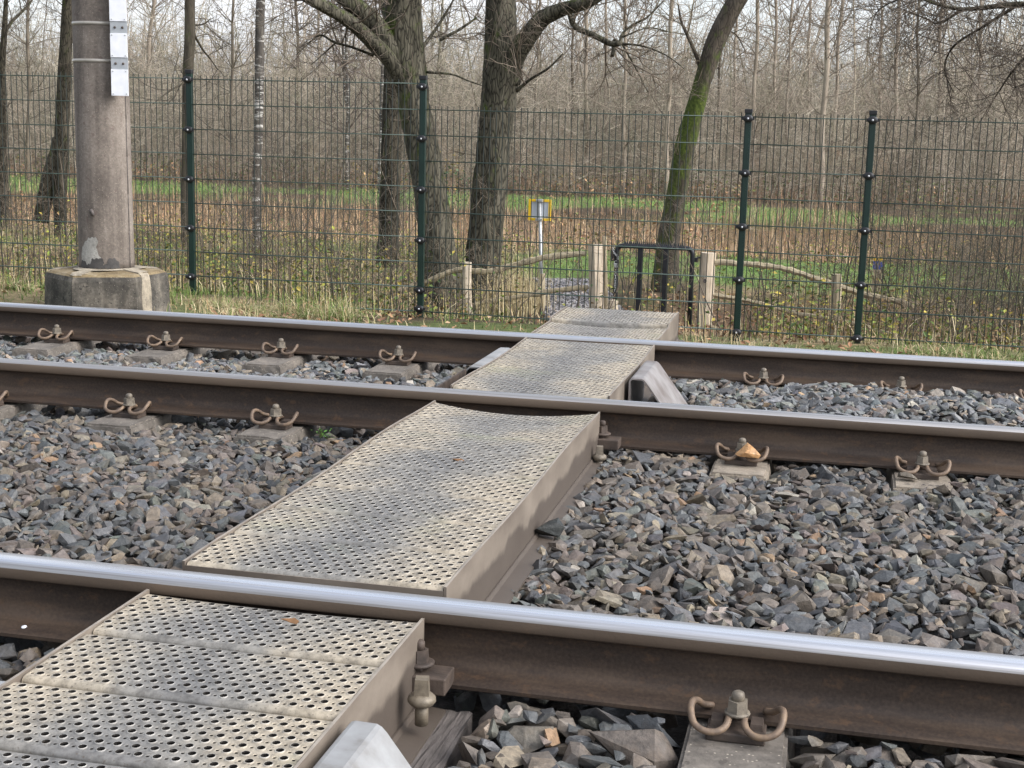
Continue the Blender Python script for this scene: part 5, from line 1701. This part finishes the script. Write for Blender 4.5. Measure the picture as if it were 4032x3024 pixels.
def grow_twigs(mb, C, r, rng, n, L, col, r0=.009, levels=3, start=.25, down=.0):
    """twigs along a limb, each with finer twigs of its own"""
    out = {4: [], 3: [], 2: []}
    t, U, V = frames(C)
    idx = rng.integers(int(len(C) * start), len(C), n)
    for i in idx:
        a = rng.uniform(0, 2 * PI)
        d = t[i] * rng.uniform(.1, .9) + U[i] * math.cos(a) + V[i] * math.sin(a)
        d[1] *= .8
        d[2] -= down
        ln = L * rng.uniform(.4, 1.15)
        rr = min(r0 * rng.uniform(.7, 1.3), r[i] * .7)
        p = wander(C[i], d, ln, 4, rng)
        out[4].append((p, np.linspace(rr, rr * .45, 5)))
        if levels > 1:
            for _ in range(rng.integers(4, 8)):
                k = rng.integers(1, 5)
                d2 = (p[k] - p[k - 1]) / np.linalg.norm(p[k] - p[k - 1]) * .7 + rng.normal(0, .6, 3)
                q = wander(p[k], d2, ln * rng.uniform(.25, .6), 3, rng)
                out[3].append((q, np.linspace(rr * .55, rr * .28, 4)))
                if levels > 2:
                    for _ in range(rng.integers(2, 5)):
                        m = rng.integers(1, 4)
                        d3 = (q[m] - q[m - 1]) / (np.linalg.norm(q[m] - q[m - 1]) + 1e-9) * .6 + rng.normal(0, .6, 3)
                        w = wander(q[m], d3, ln * rng.uniform(.12, .32), 2, rng)
                        out[2].append((w, np.linspace(rr * .32, rr * .2, 3)))
    for k, lst in out.items():
        if lst:
            P = np.array([a for a, _ in lst]); R = np.array([b for _, b in lst])
            thin_tubes(mb, P, np.maximum(R, .0016), np.array(col) * rng.uniform(.75, 1.3, (len(lst), 1)))


TREE_INFO = {
    'oak_limbs': ('oak_tree', 'large oak with two thick mossy limbs sweeping up to the left', 'oak', .012),
    'oak_fork': ('oak_tree', 'large grey oak with one thick limb rising to the right and a gnarled broken bough', 'oak', .012),
    'oak_behind': ('oak_tree', 'dark trunk standing close behind the large oak with two left limbs', 'oak_dark', .009),
    'mossy': ('leaning_tree', 'leaning tree with bright green moss along its trunk, behind the black gate', 'moss_bark', .009),
    'overhang': ('oak_tree', 'oak beyond the right edge whose fine bare boughs hang into the top right corner', 'oak_dark', .0075),
    'left': ('bare_tree', 'dark forked tree at the left edge behind the fence', 'oak_dark', .011),
    'twin': ('bare_tree', 'dark tree with a second leaning stem, just left of the concrete mast', 'oak_dark', .011),
    'grey': ('bare_tree', 'smooth straight grey brown trunk behind the left green fence post', 'smooth_bark', .01),
    'birch': ('birch_tree', 'birch with white patches on dark bark, right of the smooth grey trunk', 'birch', .009)}
for key, (nm, lab, mat, tr) in TREE_INFO.items():
    d = TREES[key]
    rng = np.random.default_rng(abs(hash(key)) % 1000 if False else sum(map(ord, key)))
    C, r = refine(d['trunk'], 6)
    base = C[0].copy()
    t = thing(nm, lab, 'tree', base)
    org = Vector(base)
    # carry the trunk on upwards out of the picture
    dirv = (C[-1] - C[-7]); dirv /= np.linalg.norm(dirv)
    ext = [C[-1] + dirv * s_ + np.array([math.sin(s_) * .05, math.cos(s_ * 1.3) * .05 - .05, 0]) for s_ in (.5, 1.2, 2.0, 3.0)]
    C = np.vstack([C, ext]); r = np.r_[r, r[-1] * np.array([.9, .75, .55, .3])]
    low = C[0] - np.array([0, 0, .35])
    C = np.vstack([low, C]); r = np.r_[r[0] * 1.12, r]
    mb = MB()
    mz = {'mossy': lambda z: np.interp(z, [-1, .3, 1.0, 1.3, 1.7, 2.4], [.3, .4, .72, .75, .4, .12]), 'oak_limbs': lambda z: np.interp(z, [-1, -.4, .7, 1.4, 2.0, 2.6], [.0, .02, .06, .17, .1, .04])}.get(key, lambda z: np.full_like(z, .03))
    big = r.max() > .15
    n0 = mb.n
    v = tube(mb, C, r, 22 if big else 14, 0, True, True, wob=.035 if big else .02)
    ctr = np.repeat(C, len(v) // len(C), 0)
    side = np.clip(-(v - ctr)[:, 0] / np.repeat(r, len(v) // len(C)) * .5 + .5, 0, 1)
    if key == 'mossy':
        mo_ = mz(v[:, 2]) * (.55 + .6 * side)
    else:
        mo_ = mz(v[:, 2]) + .2 * side * np.interp(v[:, 2], [-1, 3], [.8, 1])
    mb.at.setdefault('moss', []).append((n0, mo_))
    mb.obj('trunk', mat, t, -org)
    mt = MB()
    for bi, b in enumerate(d['branches']):
        Cb, rb = refine(b, 5)
        mb = MB()
        n0 = mb.n
        v = tube(mb, Cb, rb * np.r_[np.linspace(1.15, 1, 4), np.ones(len(rb) - 4)], 16 if rb.max() > .08 else 8, 0, True, True, wob=.05)
        up_ = np.clip((v - np.repeat(Cb, len(v) // len(Cb), 0))[:, 2] / np.repeat(rb, len(v) // len(Cb)), -1, 1)
        mb.at.setdefault('moss', []).append((n0, (.12 + .2 * up_) if rb.max() > .06 else np.full(len(v), .1)))
        mb.obj('limb' if rb.max() > .05 else 'branch', mat, t, -org)
        L = .85 if key in ('oak_limbs', 'oak_fork') else .8
        cnt = int(np.clip(np.linalg.norm(np.diff(Cb, axis=0), axis=1).sum() * 7, 4, 22))
        if key == 'overhang':
            cnt = int(cnt * 3.2)
        grow_twigs(mt, Cb, rb, rng, cnt, L, TW_COL[mat], tr * .8, 3, .35 if rb.max() > .05 else .15, .25 if key == 'overhang' else 0)
    # short shoots from the trunk itself
    grow_twigs(mt, C[3:-6], r[3:-6], rng, {'oak_limbs': 16, 'oak_fork': 16, 'oak_behind': 60, 'mossy': 10, 'birch': 10, 'grey': 12, 'left': 26, 'twin': 26}.get(key, 4), .6, TW_COL[mat], .006, 3, .1)
    grow_twigs(mt, C[-12:], r[-12:], rng, 14, 1.2, TW_COL[mat], .012, 3, 0)
    if mt.n:
        o = mt.obj('twigs', 'stem', t, -org)
        o['kind'] = 'stuff'

# where a far thing is seen, named by the nearer things on either side of it
MARKS = [(-60, 'the left edge'), (232, 'the concrete mast'), (408, 'the smooth grey trunk'), (559, 'the dark and white birch'), (890, 'the large oak with two left limbs'), (1070, 'the large grey oak with one right limb'), (1490, 'the leaning mossy tree'), (1605, 'the third green post'), (1870, 'the last green post'), (2300, 'the right edge')]


def px_of(p):
    q = (np.array(p, float) - cam_p) @ CRn
    return 1106 + q[0] / -q[2] * 48.364 / 36 * 2212


def place_labels(items, noun):
    # items: (object, x); a label says which one it is between two landmarks
    gaps = {}
    for o, x in items:
        k = max(i for i in range(len(MARKS) - 1) if MARKS[i][0] <= x) if x > MARKS[0][0] else 0
        gaps.setdefault(k, []).append((x, o))
    for k, lst in gaps.items():
        lst.sort(key=lambda q: q[0])
        for i, (x, o) in enumerate(lst):
            a_, b_ = MARKS[k][1].replace('the ', ''), MARKS[k + 1][1].replace('the ', '')
            which = '' if len(lst) == 1 else ('leftmost ' if i == 0 else 'rightmost ' if i == len(lst) - 1 else ['', 'second ', 'third ', 'fourth ', 'fifth ', 'sixth '][i])
            short = lambda s: ' '.join([w for w in s.split() if w not in ('with', 'two', 'one', 'limbs', 'limb')])
            o['label'] = ' '.join(f'{which}{noun} between {short(a_)} and {short(b_)}'.split())


FAR_LAB = {'pale': ('slender_tree', 'slender pale trunk standing in the far wood', 'slender pale trunks in the far wood', 'pale_bark'),
           'dark': ('slender_tree', 'slender dark trunk standing in the far wood', 'slender dark trunks in the far wood', 'far_bark'),
           'birch': ('birch_tree', 'thin white birch in the far wood left of the large oaks', 'white birches in the far wood', 'birch')}
FAR_OBJ = {'pale': [], 'dark': [], 'birch': []}
for i, (kd, L) in enumerate(FAR_TREES):
    nm, lab, grp, mat = FAR_LAB[kd]
    rng = np.random.default_rng(400 + i)
    C, r = refine(L[::-1], 4)
    r = r * (.75 if kd == 'dark' else .9)
    C[0, 2] = -1.3
    C = np.vstack([C, C[-1] + np.array([[rng.normal(0, .2), 0, 2.2], [rng.normal(0, .4), 0, 5]])]); r = np.r_[r, r[-1] * .8, r[-1] * .4]
    C[:, 0] += .03 * np.sin(C[:, 2] * 2 + i)
    t = thing(nm, lab, 'tree', C[0], grp)
    FAR_OBJ[kd].append((t, px_of(L[1][:3])))
    org = Vector(C[0])
    mb = MB(); tube(mb, C, r, 8, 0, True, True, wob=.03); mb.obj('trunk', mat, t, -org)
    mt = MB()
    grow_twigs(mt, C, r, rng, 40, 2.0, np.array(TW_COL.get(mat, (.15, .125, .095))) * .9, .016, 2, .2)
    o = mt.obj('twigs', 'stem', t, -org); o['kind'] = 'stuff'

for kd, noun in (('pale', 'slender pale far trunk'), ('dark', 'slender dark far trunk'), ('birch', 'thin white far birch')):
    place_labels(FAR_OBJ[kd], noun)

# saplings and bushes that stand on their own
def bush(name, label, cat, x, y, n, h, spread, col, rng, group=None, rad=.006, tw=8, lean=.25):
    z = float(ground_z(x, y))
    t = thing(name, label, cat, (x, y, z), group)
    mb = MB()
    stems = []
    for _ in range(n):
        a = rng.uniform(0, 2 * PI)
        d = np.array([math.cos(a) * lean, math.sin(a) * lean, 1]) + rng.normal(0, .08, 3)
        p = wander((rng.normal(0, spread), rng.normal(0, spread), -.05), d, h * rng.uniform(.6, 1.1), 6, rng, .22, .05)
        stems.append(p)
    P = np.array(stems)
    R = np.linspace(1, .35, 7)[None] * rad * rng.uniform(.7, 1.3, (n, 1))
    thin_tubes(mb, P, R, np.array(col) * rng.uniform(.8, 1.2, (n, 1)), 0, 5)
    mb.obj('stems', 'stem', t)
    mt = MB()
    for p in P:
        C = catmull(p, 3)
        grow_twigs(mt, C, np.full(len(C), rad * .7), rng, tw, h * .3, col, rad * .5, 2 if tw < 12 else 3, .15)
    o = mt.obj('twigs', 'stem', t); o['kind'] = 'stuff'
    return t


rng = np.random.default_rng(77)
for x, y, n, h, lab, grp in ((-5.3, 12.2, 3, 1.9, 'bare multi-stemmed sapling behind the fence right of the concrete mast', None), (-4.35, 11.8, 2, 1.5, 'thin bare sapling behind the left mesh fence', 'thin bare saplings behind the left mesh fence'),
                             (-4.9, 13.5, 3, 2.0, 'thin bare sapling behind the left mesh fence', 'thin bare saplings behind the left mesh fence'), (-7.3, 13.2, 4, 1.3, 'thin bare sapling behind the left mesh fence', 'thin bare saplings behind the left mesh fence'), (-5.9, 13.8, 3, 1.9, 'thin bare sapling behind the left mesh fence', 'thin bare saplings behind the left mesh fence'), (-3.9, 12.6, 3, 1.1, 'thin bare sapling behind the left mesh fence', 'thin bare saplings behind the left mesh fence'),
                             (-1.55, 16.2, 4, 1.9, 'bare dark sapling just behind the black gate', None), (.22, 15.2, 5, 2.3, 'bare many-stemmed young tree right of the last fence post', None), (-.55, 15.5, 3, .9, 'low bare shrub behind the right wooden fence', 'low bare shrubs behind the right wooden fence'), (.05, 14.6, 3, .8, 'low bare shrub behind the right wooden fence', 'low bare shrubs behind the right wooden fence'),
                             (-2.4, 17.0, 3, 1.2, 'bare shrub beside the gravel path', None), (-6.6, 17.0, 4, 2.6, 'tall bare sapling left of the birch', None)):
    bush('bare_sapling', lab, 'sapling', x, y, n, h, .08, (.1, .085, .066), rng, grp, .007, 9)
thin_ = [(o, px_of((o.location[0], o.location[1], 0))) for o in bpy.data.objects if o.get('label') == 'thin bare sapling behind the left mesh fence']
place_labels(thin_, 'thin bare sapling')
low_ = [o for o in bpy.data.objects if o.get('label') == 'low bare shrub behind the right wooden fence']
for o, w_ in zip(sorted(low_, key=lambda q: q.location[0]), ('left', 'right')):
    o['label'] = f'low bare shrub behind the right wooden fence, the {w_} one of two'
for x, y, h, n, lab in ((.98, 13.0, 1.0, 18, 'dense dark tangle of bare shrub at the right edge behind the fence'), (1.6, 13.6, 1.5, 18, 'tall dense dark shrub at the far right behind the fence'), (1.2, 15.5, 2.2, 22, 'high thicket of bare stems behind the dense dark shrubs on the right'), (2.3, 14.5, 2.2, 24, 'outermost thicket of bare stems, right edge')):
    bush('bare_shrub', lab, 'shrub', x, y, n, h, .38, (.11, .094, .068), rng, None, .006, 10, .55)

# ------------------------------------------------------------------ the wood behind, one tangled mass
def wood_mass():
    rng = np.random.default_rng(9)
    mb = MB()
    def layer(n, y0, y1, h0, h1, rs_, tw, tl, tr, cols, mx=3.):
        Y = rng.uniform(y0, y1, n); l, h = in_view(Y, mx); X = rng.uniform(l, h)
        H = rng.uniform(h0, h1, n) * (.38 + 1.12 * vnoise(X, Y, .1, 5))
        Z = ground_z(X, Y) - .05
        ln = rng.normal(0, .1, (n, 2)); cv = rng.normal(0, .13, (n, 2))
        s_ = np.linspace(0, 1, 5)
        P = np.zeros((n, 5, 3))
        P[:, :, 0] = X[:, None] + H[:, None] * (ln[:, :1] * s_ + cv[:, :1] * s_ ** 2)
        P[:, :, 1] = Y[:, None] + H[:, None] * (ln[:, 1:] * s_ + cv[:, 1:] * s_ ** 2) * .6
        P[:, :, 2] = Z[:, None] + H[:, None] * s_
        R = rng.uniform(rs_[0], rs_[1], n)[:, None] * np.linspace(1, .3, 5)
        ci = rng.integers(0, len(cols), n)
        pal = np.array(cols)[ci] * rng.uniform(.7, 1.25, (n, 1)) * (.6 + .8 * vnoise(X, Y, .3, 41))[:, None]
        thin_tubes(mb, P, R, pal)
        # twigs: three points each, leaving the stem upwards and outwards
        m = n * tw
        si = np.repeat(np.arange(n), tw)
        u = rng.uniform(.12, 1, m)
        k = np.minimum((u * 4).astype(int), 3); f = u * 4 - k
        A = P[si, k] * (1 - f[:, None]) + P[si, k + 1] * f[:, None]
        D = np.column_stack([rng.normal(0, 1, m), rng.normal(0, .7, m), rng.uniform(-.5, 1.1, m)])
        D /= np.linalg.norm(D, axis=1)[:, None]
        LL = tl * rng.uniform(.35, 1.2, m) * (1.15 - .5 * u)
        B = A + D * LL[:, None] * .5 + rng.normal(0, .12, (m, 3))
        Cc_ = B + (D + rng.normal(0, .6, (m, 3))) * LL[:, None] * .5
        R2_ = tr * rng.uniform(.6, 1.3, m)[:, None] * np.array([1, .7, .35])
        thin_tubes(mb, np.stack([A, B, Cc_], 1) if y0 < 50 else np.stack([A, Cc_], 1), R2_ if y0 < 50 else R2_[:, ::2], pal[si] * rng.uniform(.85, 1.2, (m, 1)))
    cols = [(.265, .228, .172), (.32, .272, .21), (.21, .19, .135), (.37, .325, .255), (.27, .222, .175), (.215, .2, .138)]
    layer(1700, 44, 58, 2.2, 5.4, (.007, .017), 19, 1.4, .0075, cols)
    layer(1900, 58, 80, 4, 7.8, (.01, .024), 21, 1.8, .0105, cols)
    layer(900, 78, 100, 5.5, 9.5, (.03, .06), 22, 2.2, .018, cols)
    layer(170, 55, 95, 7, 12, (.04, .08), 40, 2.2, .013, cols)
    o = mb.obj('wood', 'stem')
    tag(o, 'far bare wood of thin tangled brown stems', kind='stuff')
    # thinner saplings over the meadow and along its edges
    mb = MB()
    n = 260
    layer_ = layer
    rng2 = rng
    return o


wood_mass()


def thicket():
    rng = np.random.default_rng(31)
    mb = MB()
    for y0, y1, n, h, col in ((11.2, 13.5, 210, .75, (.13, .1, .07)), (13.5, 23, 320, 1.5, (.13, .105, .08)), (24.5, 43, 120, 3.6, (.22, .185, .14)), (35, 43.5, 190, 1.7, (.25, .17, .11))):
        for i in range(n):
            y = rng.uniform(y0, y1); l, h_ = in_view(y, .8); x = rng.uniform(l, h_)
            if y < 24 and -2.9 < x < -1.0 and rng.random() < .85:
                continue
            if y < 14.5 and x > -1.0 and rng.random() < .6:
                continue
            if y < 21 and x < -2.6 and rng.random() < .25:
                continue
            z = float(ground_z(x, y))
            H = h * rng.uniform(.4, 1.2)
            p = wander((x, y, z - .03), (rng.normal(0, .3), rng.normal(0, .3), 1), H, 5, rng, .25, .03)
            c = np.array(col) * rng.uniform(.7, 1.4)
            thin_tubes(mb, p[None], np.linspace(.0055, .002, 6)[None] * rng.uniform(.7, 1.5), c[None], 0, 4)
            grow_twigs(mb, catmull(p, 2), np.full(11, .004), rng, 4, H * .42, c, .0028 if y < 24 else .006, 2, .1)
    tag(mb.obj('undergrowth', 'stem'), 'thin bare undergrowth stems behind the fence', kind='stuff')


thicket()

# ------------------------------------------------------------------ grasses, reeds, leaves
def blades(n, xy, h, w, cols, rng, bend=.5, seg=3, zoff=0.):
    """curved tapering blades; xy (n,2), h,w (n,), cols (n,3)"""
    a = rng.uniform(0, 2 * PI, n); d = np.column_stack([np.cos(a), np.sin(a)])
    b = np.abs(rng.normal(0, bend, n)); z0 = ground_z(xy[:, 0], xy[:, 1]) + zoff
    V = []
    for k in range(seg + 1):
        s_ = k / seg
        off = d * (b * h * s_ ** 2)[:, None]
        z = z0 + h * (s_ - .35 * b * s_ ** 2) - .01
        c = np.column_stack([xy + off, z])
        side = np.column_stack([-d[:, 1], d[:, 0], np.zeros(n)]) * (w * (1 - s_ * .85) * .5)[:, None]
        V += [c - side, c + side]
    V = np.stack(V, 1)
    base = (np.arange(n) * (2 * seg + 2))[:, None]
    q = np.concatenate([base + np.array([[2 * k, 2 * k + 1, 2 * k + 3, 2 * k + 2]]) for k in range(seg)])
    return V.reshape(-1, 3), q, np.repeat(cols, 2 * seg + 2, 0)


GREEN = np.array([(.1, .17, .035), (.14, .2, .05), (.075, .13, .03), (.18, .22, .07)])
STRAW = np.array([(.46, .38, .22), (.38, .3, .17), (.52, .44, .28), (.3, .21, .11)])


def scatter(n, y0, y1, rng, margin=.8, power=1):
    y = y0 + (y1 - y0) * rng.random(n) ** power
    l, h = in_view(y, margin)
    return np.column_stack([rng.uniform(l, h), y])


rg = np.random.default_rng(55)
mb = MB()
# verge between the last rail and the fence, and just beyond it
xy = scatter(30000, 7.35, 11.6, rg)
dens = vnoise(xy[:, 0], xy[:, 1], 1.3, 8)
clear = ~((np.abs(xy[:, 0] - MX) < .47) & (np.abs(xy[:, 1] - MY) < .47)) & ~((xy[:, 0] > -1.5) & (xy[:, 0] < -.6) & (xy[:, 1] < 7.6)) & ~((xy[:, 0] > -3.4) & (xy[:, 0] < -.5) & (xy[:, 1] < 11.4) & (rg.random(len(xy)) < .78)) & ~((xy[:, 0] > -4.0) & (xy[:, 0] < -3.0) & (rg.random(len(xy)) < .45))
xy = xy[(rg.random(len(xy)) < .3 + .9 * dens) & clear]
n = len(xy)
pg = vnoise(xy[:, 0], xy[:, 1], .9, 12)
leftg = smooth(-4.0, -5.2, xy[:, 0]) * .35
isg = rg.random(n) < np.clip(pg * 1.1 - .12 + leftg, .08, .95)
cols = np.where(isg[:, None], GREEN[rg.integers(0, 4, n)], STRAW[rg.integers(0, 4, n)]) * rg.uniform(.75, 1.25, (n, 1))
h = rg.uniform(.04, .125, n) * (.6 + 1.0 * dens[:0].mean() if False else 1) * (.55 + .9 * vnoise(xy[:, 0], xy[:, 1], 1.9, 14))
h = h * np.where(xy[:, 0] > -.5, .55, 1)
mb.add(*blades(n, xy, h, rg.uniform(.004, .009, n), cols, rg, 1.3)[:2], 0, True, col=np.repeat(cols, 8, 0))
# tall dry grass and mixed growth behind the fence
xy = scatter(13000, 11.2, 24, rg)
xy = xy[~((xy[:, 0] > -3.75) & (xy[:, 0] < -2.4) & (xy[:, 1] < 14) & (rg.random(len(xy)) < .75))]
kx = (xy[:, 0] > -3.0) & (xy[:, 0] < -.6) & (rg.random(len(xy)) < .8)
onpath = np.min(np.linalg.norm(xy[:, None] - pp[None, :, :], axis=2), axis=1) < .6
xy = xy[~kx & ~onpath & ((xy[:, 0] < -4) | (xy[:, 1] < 19.3))]
n = len(xy)
pg = vnoise(xy[:, 0], xy[:, 1], .6, 15)
isg = rg.random(n) < np.clip(pg * 1.0 - .12, .05, .8)
cols = np.where(isg[:, None], GREEN[rg.integers(0, 4, n)] * np.array([1.2, 1.05, 1]), STRAW[rg.integers(0, 4, n)]) * rg.uniform(.7, 1.25, (n, 1))
h = rg.uniform(.1, .45, n) * np.where(isg, .6, 1)
mb.add(*blades(n, xy, h, rg.uniform(.005, .011, n), cols, rg, .8)[:2], 0, True, col=np.repeat(cols, 8, 0))
for tx, ty, tn, th_ in ((-3.5, 9.55, 420, .24), (-3.85, 9.75, 320, .2), (-4.35, 9.6, 260, .15), (-4.0, 9.3, 160, .12), (.75, 9.7, 260, .16), (1.15, 9.6, 220, .15), (-6.1, 9.2, 300, .18)):
    xy = np.column_stack([rg.normal(tx, .13, tn), rg.normal(ty, .1, tn)])
    isg = rg.random(tn) < .5
    cols = np.where(isg[:, None], GREEN[rg.integers(0, 4, tn)], STRAW[rg.integers(0, 4, tn)]) * rg.uniform(.75, 1.2, (tn, 1))
    mb.add(*blades(tn, xy, rg.uniform(.5, 1.1, tn) * th_, rg.uniform(.005, .009, tn), cols, rg, 1.6)[:2], 0, True, col=np.repeat(cols, 8, 0))
# clump of pale dry grass left of the gate
xy = np.column_stack([rg.normal(-3.32, .16, 900), rg.normal(14.7, .45, 900)])
cols = STRAW[rg.integers(0, 3, 900)] * rg.uniform(.9, 1.4, (900, 1))
mb.add(*blades(900, xy, rg.uniform(.2, .6, 900), rg.uniform(.005, .01, 900), cols, rg, .5)[:2], 0, True, col=np.repeat(cols, 8, 0))
# short meadow grass
for (y0, y1, n) in ((18.8, 24.6, 9000), (35.5, 43.5, 7000)):
    xy = scatter(n, y0, y1, rg, 1.5)
    onpath = np.min(np.linalg.norm(xy[:, None] - pp[None, :, :], axis=2), axis=1) < .7
    nz_ = vnoise(xy[:, 0], xy[:, 1], .45 if y0 < 30 else .22, 33)
    xy = xy[~onpath & ((y0 > 30) | (xy[:, 0] > -4.8)) & (nz_ + rg.random(len(xy)) * .3 > np.where(y0 > 30, .58, .45))]; n = len(xy)
    cols = np.array([(.16, .235, .065), (.2, .27, .085), (.13, .2, .055)])[rg.integers(0, 3, n)] * rg.uniform(.8, 1.2, (n, 1)) * (.75 + .5 * vnoise(xy[:, 0], xy[:, 1], .5, 2)[:, None])
    mb.add(*blades(n, xy, rg.uniform(.05, .13, n), rg.uniform(.012, .022, n) * (2 if y0 > 30 else 1), cols, rg, .6, 2)[:2], 0, True, col=np.repeat(cols, 6, 0))
tag(mb.obj('grass', 'grass'), 'green and straw coloured grass on the verge and meadow', kind='stuff')

mb = MB()
xy = scatter(15000, 24.6, 35.3, rg, 2)
xy = xy[rg.random(len(xy)) < .35 + .8 * vnoise(xy[:, 0], xy[:, 1], .5, 6)]
n = len(xy)
RC = np.array([(.42, .29, .175), (.5, .37, .235), (.33, .2, .12), (.37, .27, .165)])
cols = RC[rg.integers(0, 4, n)] * rg.uniform(.75, 1.25, (n, 1))
hh = rg.uniform(.35, .85, n) * (.55 + .75 * vnoise(xy[:, 0], xy[:, 1], .35, 16)) * np.interp(xy[:, 0], [-12, -3, 0, 3], [.9, 1.0, .95, .75])
mb.add(*blades(n, xy, hh, rg.uniform(.012, .026, n), cols, rg, .35)[:2], 0, True, col=np.repeat(cols, 8, 0))
tag(mb.obj('reeds', 'grass'), 'tan dry reeds in the ditch between the meadow strips', kind='stuff')


def leaves(n, xy, z, size, cols, rng, flat=.35):
    a = rng.uniform(0, 2 * PI, n)
    nr = np.column_stack([rng.normal(0, flat, n), rng.normal(0, flat, n), np.ones(n)]); nr /= np.linalg.norm(nr, axis=1)[:, None]
    u = np.column_stack([np.cos(a), np.sin(a), np.zeros(n)]); u -= nr * (u * nr).sum(1)[:, None]; u /= np.linalg.norm(u, axis=1)[:, None]
    w = np.cross(nr, u)
    c = np.column_stack([xy, z])
    s_ = size[:, None]
    fold = nr * s_ * .25
    V = np.stack([c - u * s_, c + w * s_ * .55 + fold, c + u * s_, c - w * s_ * .55 + fold], 1)
    b = (np.arange(n) * 4)[:, None]
    q = np.concatenate([b + np.array([[0, 1, 2]]), b + np.array([[0, 2, 3]])])
    return V.reshape(-1, 3), q, np.repeat(cols, 4, 0)


# low brambles and yellowing leaves
mb = MB()
xy = scatter(34000, 11.0, 24, rg)
xy = xy[~((xy[:, 0] > -3.75) & (xy[:, 0] < -2.4) & (xy[:, 1] < 14) & (rg.random(len(xy)) < .7))]
pb = vnoise(xy[:, 0], xy[:, 1], .7, 21)
k = (rg.random(len(xy)) < pb * 1.3 - .2 + .25 * (xy[:, 0] < -3)) & ~((xy[:, 0] > -3.0) & (xy[:, 0] < -.6) & (rg.random(len(xy)) < .8)) & (np.min(np.linalg.norm(xy[:, None] - pp[None, :, :], axis=2), axis=1) > .65)
xy = xy[k]; n = len(xy)
LC = np.array([(.16, .2, .04), (.24, .24, .05), (.1, .15, .035), (.3, .24, .05), (.08, .12, .04), (.2, .13, .06)])
cols = LC[rg.integers(0, 6, n)] * rg.uniform(.7, 1.3, (n, 1))
z = ground_z(xy[:, 0], xy[:, 1]) + np.abs(rg.normal(0, .22, n)) * (.4 + pb[k])
v, q, c = leaves(n, xy, z, rg.uniform(.014, .036, n), cols, rg, .7)
mb.add(v, q, 0, False, col=c)
xy = scatter(9000, 22.5, 44, rg, 2)
pk = vnoise(xy[:, 0], xy[:, 1], .28, 51)
xy = xy[pk > .52]; n = len(xy)
cols = np.array([(.3, .17, .09), (.38, .24, .13), (.24, .13, .07), (.3, .24, .1), (.17, .18, .06)])[rg.integers(0, 5, n)] * rg.uniform(.7, 1.3, (n, 1))
v, q, c = leaves(n, xy, ground_z(xy[:, 0], xy[:, 1]) + rg.random(n) * .75, rg.uniform(.03, .07, n), cols, rg, .8)
mb.add(v, q, 0, False, col=c)
# olive and dark green low bushes along the edge of the wood
for (x0, x1, y0, y1, n, hh, cc) in ((-40, 8, 43.3, 48, 9000, .9, (.1, .125, .05)), (-15, -11, 40, 44, 600, 1.4, (.25, .19, .05)), (-11.5, -8.5, 34, 38, 900, 1.0, (.06, .11, .055))):
    y = rg.uniform(y0, y1, n); l, h = in_view(y, 2)
    xy = np.column_stack([np.clip(rg.uniform(x0, x1, n), l, h), y])
    kk = rg.random(n) < vnoise(xy[:, 0], xy[:, 1], .35, 25) * 1.4
    xy = xy[kk]; n = len(xy)
    cols = np.array(cc) * rg.uniform(.6, 1.5, (n, 1))
    v, q, c = leaves(n, xy, ground_z(xy[:, 0], xy[:, 1]) + rg.random(n) ** 1.4 * hh, rg.uniform(.03, .07, n), cols, rg, .8)
    mb.add(v, q, 0, False, col=c)
tag(mb.obj('brambles', 'leafy'), 'low brambles with green and yellowing leaves', kind='stuff')

# fallen leaves
mb = MB()
xy = scatter(9000, 7.6, 18, rg)
k = rg.random(len(xy)) < .18 + .8 * smooth(-2.6, -1.8, xy[:, 0]) * smooth(11, 12, xy[:, 1]) + .5 * ((xy[:, 0] > -4.2) & (xy[:, 0] < -3.0) & (xy[:, 1] < 10.8))
xy = xy[k & ~((np.abs(xy[:, 0] - MX) < .5) & (np.abs(xy[:, 1] - MY) < .5))]; n = len(xy)
cols = np.array([(.23, .12, .065), (.3, .18, .1), (.16, .085, .05), (.36, .25, .15)])[rg.integers(0, 4, n)] * rg.uniform(.75, 1.25, (n, 1))
v, q, c = leaves(n, xy, ground_z(xy[:, 0], xy[:, 1]) + rg.uniform(.004, .045, n), rg.uniform(.018, .038, n), cols, rg, .5)
mb.add(v, q, 0, False, col=c)
tag(mb.obj('leaf_litter', 'leafy'), 'fallen brown leaves on the ground by the gate and verge', kind='stuff')
# clinging brown leaves are left on a few oak twigs
tot = sum(len(o.data.polygons) for o in bpy.data.objects if o.type == 'MESH')
print('polys', tot, 'objects', len(bpy.data.objects))
